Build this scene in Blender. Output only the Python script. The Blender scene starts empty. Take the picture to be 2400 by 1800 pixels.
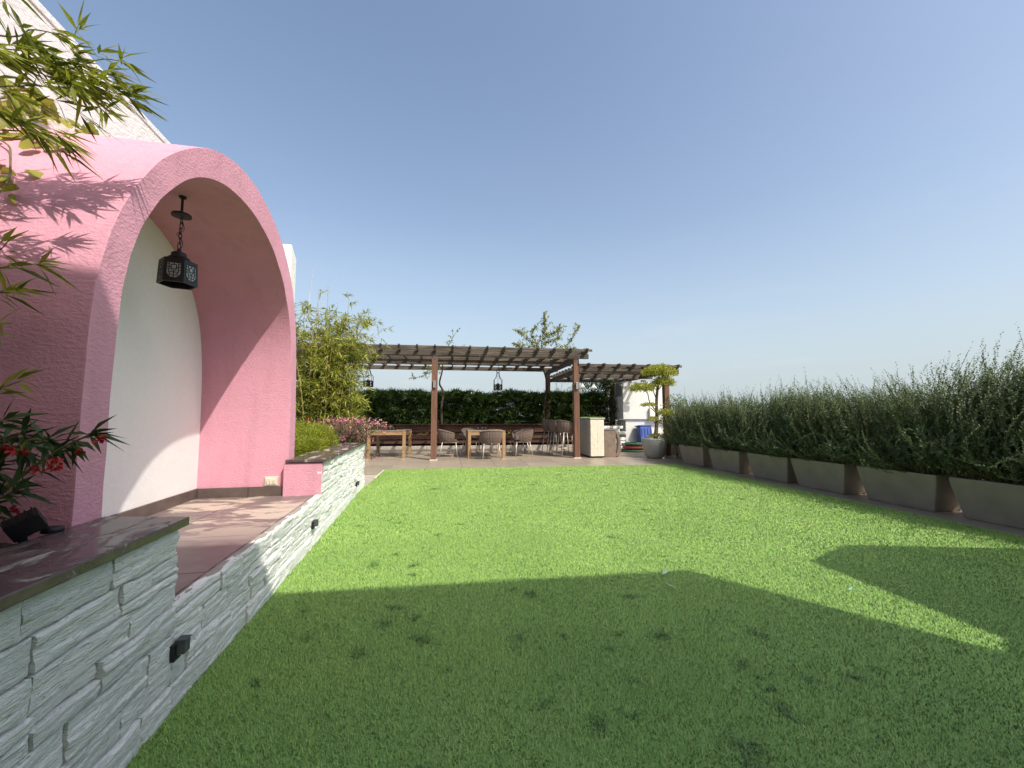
import bpy, math, random
import numpy as np
from mathutils import Vector, Matrix, Euler, noise

# ------------------------------------------------------------------ camera, sky, sun, exposure
scene = bpy.context.scene
R = math.radians
cam_d = bpy.data.cameras.new('camera')
cam = bpy.data.objects.new('camera', cam_d)
scene.collection.objects.link(cam)
cam.location = (0, 0, 1.16)
cam.rotation_euler = (R(90 + 4.479), 0, R(-11.946))
cam_d.sensor_width = 36
cam_d.lens = 14.647
cam_d.clip_start = 0.02
cam_d.clip_end = 20000
scene.camera = cam

SUN_AZ, SUN_EL = 33.0, 50.0          # light travels (-sin, cos) in plan
sun_dir = Vector((-math.sin(R(SUN_AZ)) * math.cos(R(SUN_EL)), math.cos(R(SUN_AZ)) * math.cos(R(SUN_EL)), -math.sin(R(SUN_EL))))
world = bpy.data.worlds.new('World')
scene.world = world
world.use_nodes = True
wn, wl = world.node_tree.nodes, world.node_tree.links
wn.clear()
w_out = wn.new('ShaderNodeOutputWorld')
w_bg = wn.new('ShaderNodeBackground')
w_sky = wn.new('ShaderNodeTexSky')
w_sky.sky_type = 'NISHITA'
w_sky.sun_disc = False
w_sky.sun_elevation = R(SUN_EL)
w_sky.sun_rotation = R(180 - SUN_AZ)
w_sky.air_density = 1.0
w_sky.dust_density = 3.2
w_sky.ozone_density = 1.0
w_sky.altitude = 0
w_bg.inputs['Strength'].default_value = 0.138
# white balance of the picture: the sky a little less blue
w_mul = wn.new('ShaderNodeMix'); w_mul.data_type = 'RGBA'; w_mul.blend_type = 'MULTIPLY'
w_mul.inputs[0].default_value = 1.0
w_mul.inputs[7].default_value = (1.025, 1.0, .96, 1)
wl.new(w_sky.outputs[0], w_mul.inputs[6])
w_tc = wn.new('ShaderNodeTexCoord')
w_mp = wn.new('ShaderNodeMapping')
w_mp.inputs['Scale'].default_value = (2.0, 2.0, 11.0)
w_no = wn.new('ShaderNodeTexNoise')
w_no.inputs['Scale'].default_value = 1.6
w_no.inputs['Detail'].default_value = 7
w_no.inputs['Roughness'].default_value = .6
w_rp = wn.new('ShaderNodeValToRGB')
w_rp.color_ramp.elements[0].position = .57
w_rp.color_ramp.elements[0].color = (0, 0, 0, 1)
w_rp.color_ramp.elements[1].position = .80
w_rp.color_ramp.elements[1].color = (.34, .34, .34, 1)
# pale haze low over the horizon all round
w_sp = wn.new('ShaderNodeSeparateXYZ')
w_hz = wn.new('ShaderNodeValToRGB')
el_ = w_hz.color_ramp.elements
while len(el_) < 5: el_.new(.5)
for e_, (p_, v_) in zip(el_, ((0.0, .92), (.10, .72), (.22, .38), (.42, .10), (.70, 0.0))):
    e_.position = p_; e_.color = (v_, v_, v_, 1)
w_hm = wn.new('ShaderNodeMix'); w_hm.data_type = 'RGBA'
w_hm.inputs[7].default_value = (2.62, 3.02, 3.25, 1)
wl.new(w_tc.outputs['Generated'], w_sp.inputs[0])
wl.new(w_sp.outputs[2], w_hz.inputs[0])
wl.new(w_hz.outputs[0], w_hm.inputs[0])
wl.new(w_mul.outputs[2], w_hm.inputs[6])
w_cm = wn.new('ShaderNodeMath'); w_cm.operation = 'MULTIPLY'
w_cl = wn.new('ShaderNodeMix'); w_cl.data_type = 'RGBA'
w_cl.inputs[7].default_value = (3.6, 3.75, 3.9, 1)
wl.new(w_tc.outputs['Generated'], w_mp.inputs[0])
wl.new(w_mp.outputs[0], w_no.inputs['Vector'])
wl.new(w_no.outputs['Fac'], w_rp.inputs[0])
wl.new(w_rp.outputs[0], w_cm.inputs[0])
wl.new(w_hz.outputs[0], w_cm.inputs[1])
wl.new(w_cm.outputs[0], w_cl.inputs[0])
wl.new(w_hm.outputs[2], w_cl.inputs[6])
wl.new(w_cl.outputs[2], w_bg.inputs['Color'])
wl.new(w_bg.outputs[0], w_out.inputs['Surface'])

sun_d = bpy.data.lights.new('sun', 'SUN')
sun_d.energy = 2.8
sun_d.angle = R(0.53)
sun_d.color = (1.0, 0.94, 0.84)
sun = bpy.data.objects.new('sun', sun_d)
scene.collection.objects.link(sun)
sun.rotation_euler = sun_dir.to_track_quat('-Z', 'Y').to_euler()
sun.location = (6, -8, 12)

vs = scene.view_settings
vs.view_transform = 'Standard'
vs.look = 'None'
vs.gamma = 1
vs.exposure = 0.76
vs.use_curve_mapping = False
scene.cycles.use_denoising = True
scene.cycles.max_bounces = 8
scene.cycles.transparent_max_bounces = 6
scene.cycles.caustics_reflective = False
scene.cycles.caustics_refractive = False

# ------------------------------------------------------------------ helpers
C = scene.collection.objects
random.seed(7)
rng = np.random.default_rng(11)


def tag(o, label=None, cat=None, group=None, kind=None):
    if label: o['label'] = label
    if cat: o['category'] = cat
    if group: o['group'] = group
    if kind: o['kind'] = kind
    return o


def thing(name, label, cat, loc=(0, 0, 0), rz=0.0, group=None):
    o = bpy.data.objects.new(name, None)
    o.empty_display_size = 0.1
    C.link(o)
    o.location = loc
    o.rotation_euler = (0, 0, rz)
    return tag(o, label, cat, group)


def attach(o, parent, world=True):
    """parent o; with world=True its geometry is in world coordinates"""
    o.parent = parent
    if world and parent.type == 'EMPTY':
        m = Matrix.Translation(parent.location) @ parent.rotation_euler.to_matrix().to_4x4()
        o.matrix_parent_inverse = m.inverted()
    return o


def copy_tree(o, parent=None):
    c = o.copy()
    C.link(c)
    if parent is not None:
        c.parent = parent
    for ch in list(o.children):
        copy_tree(ch, c)
    return c


class MB:
    def __init__(s):
        s.v, s.f = [], []

    def add(s, vs_, fs_):
        n = len(s.v)
        s.v += [tuple(p) for p in vs_]
        s.f += [tuple(i + n for i in f) for f in fs_]
        return s

    def box(s, c, size, rz=0.0, top=None, M=None):
        """box centred at c; top = scale of the upper face (x, y)"""
        hx, hy, hz = size[0] / 2, size[1] / 2, size[2] / 2
        tx, ty = top or (1, 1)
        p = [(-hx, -hy, -hz), (hx, -hy, -hz), (hx, hy, -hz), (-hx, hy, -hz),
             (-hx * tx, -hy * ty, hz), (hx * tx, -hy * ty, hz), (hx * tx, hy * ty, hz), (-hx * tx, hy * ty, hz)]
        cr, sr = math.cos(rz), math.sin(rz)
        q = [Vector((c[0] + x * cr - y * sr, c[1] + x * sr + y * cr, c[2] + z)) for x, y, z in p]
        if M is not None: q = [M @ v for v in q]
        return s.add(q, [(0, 3, 2, 1), (4, 5, 6, 7), (0, 1, 5, 4), (1, 2, 6, 5), (2, 3, 7, 6), (3, 0, 4, 7)])

    def bar(s, a, b, w, h, up=(0, 0, 1)):
        a, b = Vector(a), Vector(b)
        d = (b - a).normalized()
        r = d.cross(Vector(up)).normalized()
        u = r.cross(d)
        q = []
        for p in (a, b):
            for i, j in ((-1, -1), (1, -1), (1, 1), (-1, 1)):
                q.append(p + r * (w / 2 * i) + u * (h / 2 * j))
        return s.add(q, [(3, 2, 1, 0), (4, 5, 6, 7), (0, 1, 5, 4), (1, 2, 6, 5), (2, 3, 7, 6), (3, 0, 4, 7)])

    def tube(s, pts, rad, n=8, cap=True, closed=False):
        pts = [Vector(p) for p in pts]
        m = len(pts)
        if not hasattr(rad, '__len__'): rad = [rad] * m
        vs_, fs_ = [], []
        ref = None
        for i, p in enumerate(pts):
            if closed: d = pts[(i + 1) % m] - pts[i - 1]
            else: d = pts[min(i + 1, m - 1)] - pts[max(i - 1, 0)]
            if d.length < 1e-9: d = Vector((0, 0, 1))
            d.normalize()
            if ref is None:
                ref = d.cross(Vector((0, 0, 1)))
                if ref.length < 0.05: ref = Vector((1, 0, 0))
            a = ref - d * ref.dot(d)
            if a.length < 1e-6: a = d.orthogonal()
            a.normalize()
            ref = a
            b = d.cross(a)
            for k in range(n):
                t = 2 * math.pi * k / n
                vs_.append(p + (a * math.cos(t) + b * math.sin(t)) * rad[i])
        for i in range(m if closed else m - 1):
            j = (i + 1) % m
            for k in range(n):
                l = (k + 1) % n
                fs_.append((i * n + k, i * n + l, j * n + l, j * n + k))
        if cap and not closed:
            fs_.append(tuple(range(n - 1, -1, -1)))
            fs_.append(tuple((m - 1) * n + k for k in range(n)))
        return s.add(vs_, fs_)

    def lathe(s, prof, c=(0, 0, 0), n=24, close_top=True, close_bot=True):
        vs_, fs_ = [], []
        for r, z in prof:
            for k in range(n):
                t = 2 * math.pi * k / n
                vs_.append((c[0] + r * math.cos(t), c[1] + r * math.sin(t), c[2] + z))
        for i in range(len(prof) - 1):
            for k in range(n):
                l = (k + 1) % n
                fs_.append((i * n + k, i * n + l, (i + 1) * n + l, (i + 1) * n + k))
        if close_bot: fs_.append(tuple(range(n - 1, -1, -1)))
        if close_top: fs_.append(tuple((len(prof) - 1) * n + k for k in range(n)))
        return s.add(vs_, fs_)

    def prism(s, poly, f0, f1):
        """poly: 2D points; f0/f1 map a 2D point to 3D for both ends"""
        n = len(poly)
        vs_ = [f0(*p) for p in poly] + [f1(*p) for p in poly]
        fs_ = [tuple(range(n - 1, -1, -1)), tuple(range(n, 2 * n))]
        fs_ += [(i, (i + 1) % n, n + (i + 1) % n, n + i) for i in range(n)]
        return s.add(vs_, fs_)

    def mesh(s, name):
        me = bpy.data.meshes.new(name)
        me.from_pydata(s.v, [], s.f)
        me.update()
        return me

    def build(s, name, mat, parent=None, smooth=False, world=True, bevel=0.0, recalc=True):
        me = s.mesh(name)
        if recalc:
            import bmesh
            bm = bmesh.new()
            bm.from_mesh(me)
            bmesh.ops.recalc_face_normals(bm, faces=bm.faces)
            bm.to_mesh(me)
            bm.free()
        me.materials.append(mat)
        if smooth:
            me.polygons.foreach_set('use_smooth', [True] * len(me.polygons))
        o = bpy.data.objects.new(name, me)
        C.link(o)
        if bevel:
            b = o.modifiers.new('bevel', 'BEVEL')
            b.width = bevel
            b.segments = 2
            b.limit_method = 'ANGLE'
            b.angle_limit = R(40)
        if parent is not None: attach(o, parent, world)
        return o


def np_obj(name, V, T, mat, parent=None, world=True, rnd=None, smooth=False):
    """triangle mesh from numpy arrays"""
    V = np.asarray(V, dtype=np.float32).reshape(-1, 3)
    T = np.asarray(T, dtype=np.int32).reshape(-1, 3)
    me = bpy.data.meshes.new(name)
    me.vertices.add(len(V))
    me.vertices.foreach_set('co', V.ravel())
    me.loops.add(len(T) * 3)
    me.loops.foreach_set('vertex_index', T.ravel())
    me.polygons.add(len(T))
    me.polygons.foreach_set('loop_start', np.arange(0, len(T) * 3, 3, dtype=np.int32))
    me.polygons.foreach_set('loop_total', np.full(len(T), 3, dtype=np.int32))
    if smooth:
        me.polygons.foreach_set('use_smooth', np.ones(len(T), dtype=bool))
    me.update(calc_edges=True)
    if rnd is not None:
        a = me.attributes.new('rnd', 'FLOAT', 'POINT')
        a.data.foreach_set('value', np.asarray(rnd, dtype=np.float32))
    me.materials.append(mat)
    o = bpy.data.objects.new(name, me)
    C.link(o)
    if parent is not None: attach(o, parent, world)
    return o


def unit(a):
    return a / np.maximum(np.linalg.norm(a, axis=-1, keepdims=True), 1e-9)


class LV:
    """collects leaf blades"""
    def __init__(s):
        s.V, s.T, s.R, s.n = [], [], [], 0

    def leaves(s, P, D, L, W, N=None, droop=0.15, fold=0.12, rnd=None, mid=0.42):
        P = np.asarray(P, float).reshape(-1, 3)
        n = len(P)
        D = unit(np.broadcast_to(np.asarray(D, float), (n, 3)))
        L = np.broadcast_to(np.asarray(L, float), (n,))[:, None]
        W = np.broadcast_to(np.asarray(W, float), (n,))[:, None]
        if N is None: N = rng.normal(size=(n, 3)) * 0.6 + np.array([0, 0, 1.0])
        S = np.cross(D, np.broadcast_to(N, (n, 3)))
        bad = np.linalg.norm(S, axis=1) < 1e-3
        S[bad] = np.array([1.0, 0, 0])
        S = unit(S)
        N2 = np.cross(S, D)
        m = P + D * L * mid
        l = m + S * W / 2 + N2 * W * fold
        r = m - S * W / 2 + N2 * W * fold
        t = P + D * L - np.array([0, 0, 1.0]) * L * droop
        V = np.stack([P, l, m, r, t], axis=1)
        T = np.array([(0, 1, 2), (0, 2, 3), (1, 4, 2), (2, 4, 3)])[None] + (np.arange(n) * 5)[:, None, None] + s.n
        s.V.append(V.reshape(-1, 3))
        s.T.append(T.reshape(-1, 3))
        rr = rng.random(n) if rnd is None else np.broadcast_to(rnd, (n,))
        s.R.append(np.repeat(rr, 5))
        s.n += n * 5

    def ovals(s, P, D, L, W, N, rnd=None):
        """round leaves: a fan of 8 rim points about the centre"""
        P = np.asarray(P, float).reshape(-1, 3)
        n = len(P)
        D = unit(np.broadcast_to(np.asarray(D, float), (n, 3)))
        S = unit(np.cross(D, N))
        N2 = np.cross(S, D)
        L = np.broadcast_to(np.asarray(L, float), (n,))[:, None]
        W = np.broadcast_to(np.asarray(W, float), (n,))[:, None]
        c = P + D * L * .5
        ring = [c - N2 * L * .06]
        for k in range(8):
            t = 2 * math.pi * k / 8
            ring.append(c - D * L * .5 * math.cos(t) + S * W * .5 * math.sin(t) + N2 * L * .05 * math.cos(2 * t))
        V = np.stack(ring, axis=1)
        T = np.array([(0, 1 + k, 1 + (k + 1) % 8) for k in range(8)])[None] + (np.arange(n) * 9)[:, None, None] + s.n
        s.V.append(V.reshape(-1, 3)); s.T.append(T.reshape(-1, 3))
        rr = rng.random(n) if rnd is None else np.broadcast_to(rnd, (n,))
        s.R.append(np.repeat(rr, 9)); s.n += n * 9

    def build(s, name, mat, parent=None, world=True):
        return np_obj(name, np.concatenate(s.V), np.concatenate(s.T), mat, parent, world, np.concatenate(s.R))


def curve_pts(ctrl, n):
    """Catmull-Rom through control points"""
    P = [np.array(p, float) for p in ctrl]
    P = [2 * P[0] - P[1]] + P + [2 * P[-1] - P[-2]]
    out = []
    segs = len(P) - 3
    for i in range(n):
        x = i / (n - 1) * segs
        k = min(int(x), segs - 1)
        t = x - k
        a, b, c, d = P[k:k + 4]
        out.append(.5 * ((2 * b) + (-a + c) * t + (2 * a - 5 * b + 4 * c - d) * t * t + (-a + 3 * b - 3 * c + d) * t ** 3))
    return np.array(out)


# ------------------------------------------------------------------ materials
def new_mat(name):
    m = bpy.data.materials.new(name)
    m.use_nodes = True
    nt = m.node_tree
    return m, nt.nodes, nt.links, nt.nodes['Principled BSDF']


def ramp(N, L, src, stops, interp='LINEAR'):
    r = N.new('ShaderNodeValToRGB')
    r.color_ramp.interpolation = interp
    e = r.color_ramp.elements
    while len(e) < len(stops): e.new(0.5)
    for el, (p, c) in zip(e, stops):
        el.position = p
        el.color = (*c, 1) if len(c) == 3 else c
    L.new(src, r.inputs[0])
    return r.outputs[0]


def coords(N, L, scale=(1, 1, 1), kind='Object'):
    t = N.new('ShaderNodeTexCoord')
    mp = N.new('ShaderNodeMapping')
    mp.inputs['Scale'].default_value = scale
    L.new(t.outputs[kind], mp.inputs[0])
    return mp.outputs[0]


def tex_noise(N, L, vec, scale, detail=4, rough=.55, dist=0.0):
    n = N.new('ShaderNodeTexNoise')
    n.inputs['Scale'].default_value = scale
    n.inputs['Detail'].default_value = detail
    n.inputs['Roughness'].default_value = rough
    n.inputs['Distortion'].default_value = dist
    if vec is not None: L.new(vec, n.inputs['Vector'])
    return n.outputs['Fac']


def add_bump(N, L, bsdf, height, strength, dist=0.01, prev=None):
    b = N.new('ShaderNodeBump')
    b.inputs['Strength'].default_value = strength
    b.inputs['Distance'].default_value = dist
    L.new(height, b.inputs['Height'])
    if prev is not None: L.new(prev, b.inputs['Normal'])
    L.new(b.outputs[0], bsdf.inputs['Normal'])
    return b.outputs[0]


def mixc(N, L, fac, a, b, mode='MIX'):
    m = N.new('ShaderNodeMix')
    m.data_type = 'RGBA'
    m.blend_type = mode
    for sock, val in ((m.inputs[0], fac), (m.inputs[6], a), (m.inputs[7], b)):
        if isinstance(val, bpy.types.NodeSocket): L.new(val, sock)
        elif isinstance(val, (int, float)): sock.default_value = val
        else: sock.default_value = (*val, 1)
    return m.outputs[2]


def sc(c, k): return tuple(min(1, x * k) for x in c)


def plain(name, col, rough=.6, var=.12, scale=4, bump=.2, bscale=80, stretch=(1, 1, 1), metal=0, spec=.5, bdist=.004, fine=0):
    m, N, L, B = new_mat(name)
    v = coords(N, L, stretch)
    n = tex_noise(N, L, v, scale, 6)
    colr = ramp(N, L, n, [(.3, sc(col, 1 - var)), (.7, sc(col, 1 + var))])
    L.new(colr, B.inputs['Base Color'])
    B.inputs['Roughness'].default_value = rough
    B.inputs['Metallic'].default_value = metal
    B.inputs['Specular IOR Level'].default_value = spec
    if bump:
        add_bump(N, L, B, tex_noise(N, L, v, bscale, 3), bump, bdist)
    return m


def stucco(name, col, bump=.5, scale=70, dirt=.06, bdist=.008, streak=1.0):
    """painted rough plaster"""
    m, N, L, B = new_mat(name)
    v = coords(N, L)
    big = tex_noise(N, L, v, 1.3, 5)
    fine = tex_noise(N, L, v, 24, 4)
    c1 = ramp(N, L, big, [(.3, sc(col, 1 - dirt)), (.7, sc(col, 1 + dirt * .6))])
    c2 = mixc(N, L, .25, c1, ramp(N, L, fine, [(.3, sc(col, .9)), (.7, sc(col, 1.05))]))
    stk = tex_noise(N, L, coords(N, L, (7, 7, .55)), 1.0, 6, .6)
    c2 = mixc(N, L, streak, c2, ramp(N, L, stk, [(.30, (.88, .87, .86)), (.50, (1, 1, 1))]), 'MULTIPLY')
    spk = tex_noise(N, L, coords(N, L, (1, 1, 1)), 9, 9, .72)
    c2 = mixc(N, L, streak, c2, ramp(N, L, spk, [(.27, (.86, .84, .84)), (.37, (1, 1, 1))]), 'MULTIPLY')
    L.new(c2, B.inputs['Base Color'])
    B.inputs['Roughness'].default_value = .75
    B.inputs['Specular IOR Level'].default_value = .25
    vs2 = coords(N, L, (.55, .55, 1))
    h1 = tex_noise(N, L, vs2, scale, 3, .6, .4)
    h2 = tex_noise(N, L, v, 6, 3)
    b = add_bump(N, L, B, h2, .18, .03)
    add_bump(N, L, B, h1, bump, bdist, b)
    return m


def leafmat(name, dark, light, transl=.35, rough=.5, spec=.35, hue=None):
    """leaf colour spread over the blades by their own random value"""
    m, N, L, B = new_mat(name)
    a = N.new('ShaderNodeAttribute')
    a.attribute_name = 'rnd'
    stops = [(0.0, dark), (1.0, light)] if hue is None else [(0.0, dark), (.8, light), (.95, hue), (1.0, hue)]
    col = ramp(N, L, a.outputs['Fac'], stops)
    L.new(col, B.inputs['Base Color'])
    B.inputs['Roughness'].default_value = rough
    B.inputs['Specular IOR Level'].default_value = spec
    tr = N.new('ShaderNodeBsdfTranslucent')
    tc = mixc(N, L, 1.0, col, (1.0, 1.0, .55), 'MULTIPLY')
    L.new(tc, tr.inputs['Color'])
    mx = N.new('ShaderNodeMixShader')
    mx.inputs[0].default_value = transl
    L.new(B.outputs[0], mx.inputs[1])
    L.new(tr.outputs[0], mx.inputs[2])
    L.new(mx.outputs[0], N['Material Output'].inputs['Surface'])
    return m


def woodmat(name, cols, rough=.7, grain=(2.2, 2.2, 40), knots=True, spec=.3, weather=None):
    m, N, L, B = new_mat(name)
    oi = N.new('ShaderNodeObjectInfo')
    v = coords(N, L, grain)
    add = N.new('ShaderNodeVectorMath')
    add.operation = 'ADD'
    mul = N.new('ShaderNodeVectorMath')
    mul.operation = 'SCALE'
    mul.inputs[3].default_value = 37.0
    L.new(oi.outputs['Location'], mul.inputs[0])
    L.new(v, add.inputs[0]); L.new(mul.outputs[0], add.inputs[1])
    n = tex_noise(N, L, add.outputs[0], 1.0, 7, .62, .6)
    col = ramp(N, L, n, [(.25, cols[0]), (.5, cols[1]), (.75, cols[2])])
    if weather:
        w = tex_noise(N, L, coords(N, L, (1.3, 1.3, 1.3)), 1.0, 5, .6)
        col = mixc(N, L, ramp(N, L, w, [(.42, (0, 0, 0)), (.62, (1, 1, 1))]), col, weather)
    L.new(col, B.inputs['Base Color'])
    B.inputs['Roughness'].default_value = rough
    B.inputs['Specular IOR Level'].default_value = spec
    add_bump(N, L, B, n, .4, .003)
    return m


PINK = (.68, .33, .415)
M = {}
M['pink'] = stucco('pink_stucco', PINK, streak=.8, bump=.65, scale=85, bdist=.007)
M['pink_smooth'] = stucco('pink_plaster', PINK, bump=.25, scale=70)
M['white_smooth'] = stucco('white_plaster', (.84, .83, .81), bump=.12, scale=40, dirt=.03, streak=.15)
M['white_stucco'] = stucco('white_stucco', (.77, .77, .74), bump=.6, scale=38, bdist=.012, streak=.3)
M['house'] = stucco('house_render', (.80, .77, .72), bump=.3)


def stone_mat():
    m, N, L, B = new_mat('painted_split_stone')
    v = coords(N, L, (1, 1, 3.2))
    n1 = tex_noise(N, L, v, 7, 6, .6)
    n2 = tex_noise(N, L, coords(N, L, (1, 1, 6)), 26, 5, .65, .5)
    a = ramp(N, L, n1, [(.3, (.80, .82, .79)), (.65, (.92, .93, .90))])
    dirt = ramp(N, L, n2, [(.30, (.30, .29, .28)), (.40, (1, 1, 1))])
    oi = N.new('ShaderNodeObjectInfo')
    tone = ramp(N, L, oi.outputs['Random'], [(0, (.86, .87, .86)), (.5, (.98, .98, .97)), (1, (1.06, 1.05, 1.04))])
    L.new(mixc(N, L, 1.0, mixc(N, L, .85, a, dirt, 'MULTIPLY'), tone, 'MULTIPLY'), B.inputs['Base Color'])
    B.inputs['Roughness'].default_value = .7
    B.inputs['Specular IOR Level'].default_value = .3
    b = add_bump(N, L, B, n2, .8, .014)
    add_bump(N, L, B, tex_noise(N, L, coords(N, L, (1, 1, 4)), 75, 4, .6, .3), .5, .006, b)
    return m


M['stone'] = stone_mat()
M['mortar'] = plain('mortar', (.06, .057, .055), .9, .3, 12, .5, 60)


def cap_mat():
    """polished brown slab with pale scuffed lime stains"""
    m, N, L, B = new_mat('brown_slab')
    v = coords(N, L, (3.2, 1.2, 1))
    base = ramp(N, L, tex_noise(N, L, coords(N, L), 18, 6), [(.3, (.075, .05, .05)), (.7, (.13, .092, .09))])
    st = tex_noise(N, L, v, 3.2, 8, .62, .7)
    mask = ramp(N, L, st, [(.565, (0, 0, 0)), (.61, (1, 1, 1))])
    L.new(mixc(N, L, mask, base, (.36, .32, .28)), B.inputs['Base Color'])
    L.new(ramp(N, L, st, [(.5, (.2, .2, .2)), (.62, (.75, .75, .75))]), B.inputs['Roughness'])
    add_bump(N, L, B, st, .15, .004)
    return m


M['cap'] = cap_mat()


def terrace_mat():
    m, N, L, B = new_mat('brown_tile_with_scuffs')
    v = coords(N, L, (1.4, 3.2, 1))
    base = ramp(N, L, tex_noise(N, L, coords(N, L), 9, 6), [(.3, (.15, .118, .112)), (.7, (.20, .16, .15))])
    st = tex_noise(N, L, v, 1.5, 9, .62, .8)
    mask = ramp(N, L, st, [(.495, (0, 0, 0)), (.545, (.72, .72, .72))])
    sep = N.new('ShaderNodeSeparateXYZ')
    L.new(coords(N, L), sep.inputs[0])
    fade = ramp(N, L, sep.outputs[1], [(0.0, (0, 0, 0)), (1.0, (1, 1, 1))])
    mr = N.new('ShaderNodeMapRange')
    mr.inputs[1].default_value = 2.75
    mr.inputs[2].default_value = 3.5
    L.new(sep.outputs[1], mr.inputs[0])
    mul = N.new('ShaderNodeMath'); mul.operation = 'MULTIPLY'
    L.new(mask, mul.inputs[0]); L.new(mr.outputs[0], mul.inputs[1])
    L.new(mixc(N, L, mul.outputs[0], base, (.62, .53, .42)), B.inputs['Base Color'])
    B.inputs['Roughness'].default_value = .42
    add_bump(N, L, B, st, .12, .003)
    return m


M['terrace'] = terrace_mat()
M['grout'] = plain('pale_grout', (.33, .29, .25), .9, .2, 15, .3)
M['skirting'] = plain('dark_skirting_tile', (.115, .088, .078), .4, .2, 9, .1)


def paving_mat():
    m, N, L, B = new_mat('taupe_porcelain_tile')
    oi = N.new('ShaderNodeObjectInfo')
    n = tex_noise(N, L, coords(N, L, (1, 1, 1)), 2.4, 7, .6, .4)
    a = ramp(N, L, n, [(.3, (.27, .225, .17)), (.7, (.36, .305, .235))])
    shade = ramp(N, L, oi.outputs['Random'], [(0, (.86, .86, .86)), (1, (1.08, 1.07, 1.05))])
    L.new(mixc(N, L, 1.0, a, shade, 'MULTIPLY'), B.inputs['Base Color'])
    B.inputs['Roughness'].default_value = .36
    add_bump(N, L, B, tex_noise(N, L, coords(N, L), 40, 3), .08, .003)
    return m


M['paving'] = paving_mat()
M['paving_base'] = plain('paving_bed', (.40, .36, .31), .9, .15, 6, .3)
M['soil'] = plain('soil', (.045, .036, .028), .95, .5, 18, 1.0, 45, bdist=.03)
M['lime'] = plain('lime_stain', (.62, .58, .52), .9, .15, 8, .2)
M['black_metal'] = plain('black_metal', (.008, .008, .009), .5, .3, 20, .15, 120)
M['grey_metal'] = plain('dark_grey_metal', (.07, .077, .088), .45, .25, 20, .15, 120)
M['alu'] = plain('grey_fitting', (.28, .29, .30), .4, .1, 20, 0, metal=.4)
M['opal'] = plain('opal_glass', (.62, .66, .62), .3, .05, 20, 0)
M['lantern_glass'] = plain('dim_lantern_glass', (.34, .37, .35), .35, .05, 20, 0)
M['planter'] = plain('taupe_planter', (.245, .212, .175), .55, .14, 4, .2, 90)
M['pot'] = plain('grey_green_pot', (.33, .335, .30), .55, .06, 6, .15, 60)
M['post'] = woodmat('red_brown_post', [(.085, .040, .026), (.155, .078, .05), (.24, .13, .085)], .62, (30, 30, 1.6))
M['weathered'] = woodmat('weathered_grey_wood', [(.028, .021, .016), (.085, .068, .053), (.20, .17, .135)], .75, (1.2, 14, 22))
M['teak'] = woodmat('oiled_teak', [(.24, .145, .07), (.34, .215, .11), (.42, .28, .155)], .55, (6, 6, 26))
M['teak_top'] = woodmat('greyed_teak_top', [(.15, .11, .075), (.24, .18, .125), (.31, .245, .18)], .6, (26, 2, 6))
M['trough'] = woodmat('dark_red_planter_wood', [(.035, .016, .012), (.085, .04, .028), (.15, .085, .06)], .7, (1.2, 10, 20))
M['rope'] = plain('taupe_rope', (.145, .105, .085), .85, .25, 60, .4, 160)
M['cushion'] = plain('brown_cushion', (.085, .055, .045), .9, .2, 30, .3, 200)
M['chair_leg'] = plain('champagne_metal', (.52, .48, .40), .4, .06, 20, 0, metal=.3)
M['bar_tile'] = plain('cream_relief_tile', (.70, .64, .52), .5, .06, 9, .2, 40)
M['bar_side'] = plain('grey_bar_side', (.44, .41, .36), .6, .08, 6, .2, 60)
M['brown_stone'] = plain('brown_stone_block', (.20, .15, .115), .7, .25, 7, .5, 40)
M['white_paint'] = plain('white_paint', (.66, .66, .63), .6, .04, 3, .15, 60)
M['blue'] = plain('blue_plastic', (.035, .075, .30), .4, .1, 8, .05)
M['tray_green'] = plain('green_plastic', (.03, .115, .075), .4, .15, 8, .05)
M['tray_red'] = plain('red_plastic', (.30, .045, .04), .4, .15, 8, .05)
M['bark'] = plain('bark', (.10, .075, .055), .9, .35, 25, .8, 60, stretch=(1, 1, .3), bdist=.01)
M['culm'] = plain('bamboo_culm', (.30, .24, .09), .5, .25, 6, .2, 30)
M['twig'] = plain('olive_twig', (.13, .12, .045), .7, .25, 15, .2)
M['vine_stem'] = plain('dark_vine_stem', (.06, .04, .03), .85, .3, 20, .6)
M['socket'] = plain('aged_white_plastic', (.62, .58, .46), .5, .08, 20, .05)
M['city'] = plain('hazy_ground', (.16, .17, .17), 1.0, .1, .005, 0, spec=0)

M['l_bamboo'] = leafmat('bamboo_leaf', (.10, .135, .018), (.38, .42, .065), .45, hue=(.36, .24, .09))
M['l_bamboo_far'] = leafmat('light_bamboo_leaf', (.12, .15, .02), (.44, .46, .09), .4, hue=(.45, .36, .16))
M['l_vine'] = leafmat('round_vine_leaf', (.15, .17, .02), (.42, .40, .07), .4)
M['l_balsam'] = leafmat('balsam_leaf', (.018, .045, .014), (.06, .11, .03), .25)
M['l_rosemary'] = leafmat('grey_green_needle', (.036, .060, .024), (.235, .285, .155), .25, rough=.5)
M['l_hedge'] = leafmat('dark_palm_leaf', (.018, .040, .010), (.115, .185, .055), .2, rough=.28, spec=.6)
M['l_fern'] = leafmat('yellow_green_feathery_leaf', (.11, .15, .012), (.38, .42, .045), .4)
M['l_topiary'] = leafmat('topiary_leaf', (.16, .19, .02), (.52, .52, .10), .4)
M['l_shrub'] = leafmat('mid_green_leaf', (.06, .10, .02), (.20, .26, .07), .35)
M['l_bougain'] = leafmat('bougainvillea_leaf', (.14, .17, .04), (.42, .45, .15), .4)
M['l_creeper'] = leafmat('dark_creeper_leaf', (.012, .025, .006), (.06, .10, .02), .25)
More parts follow.
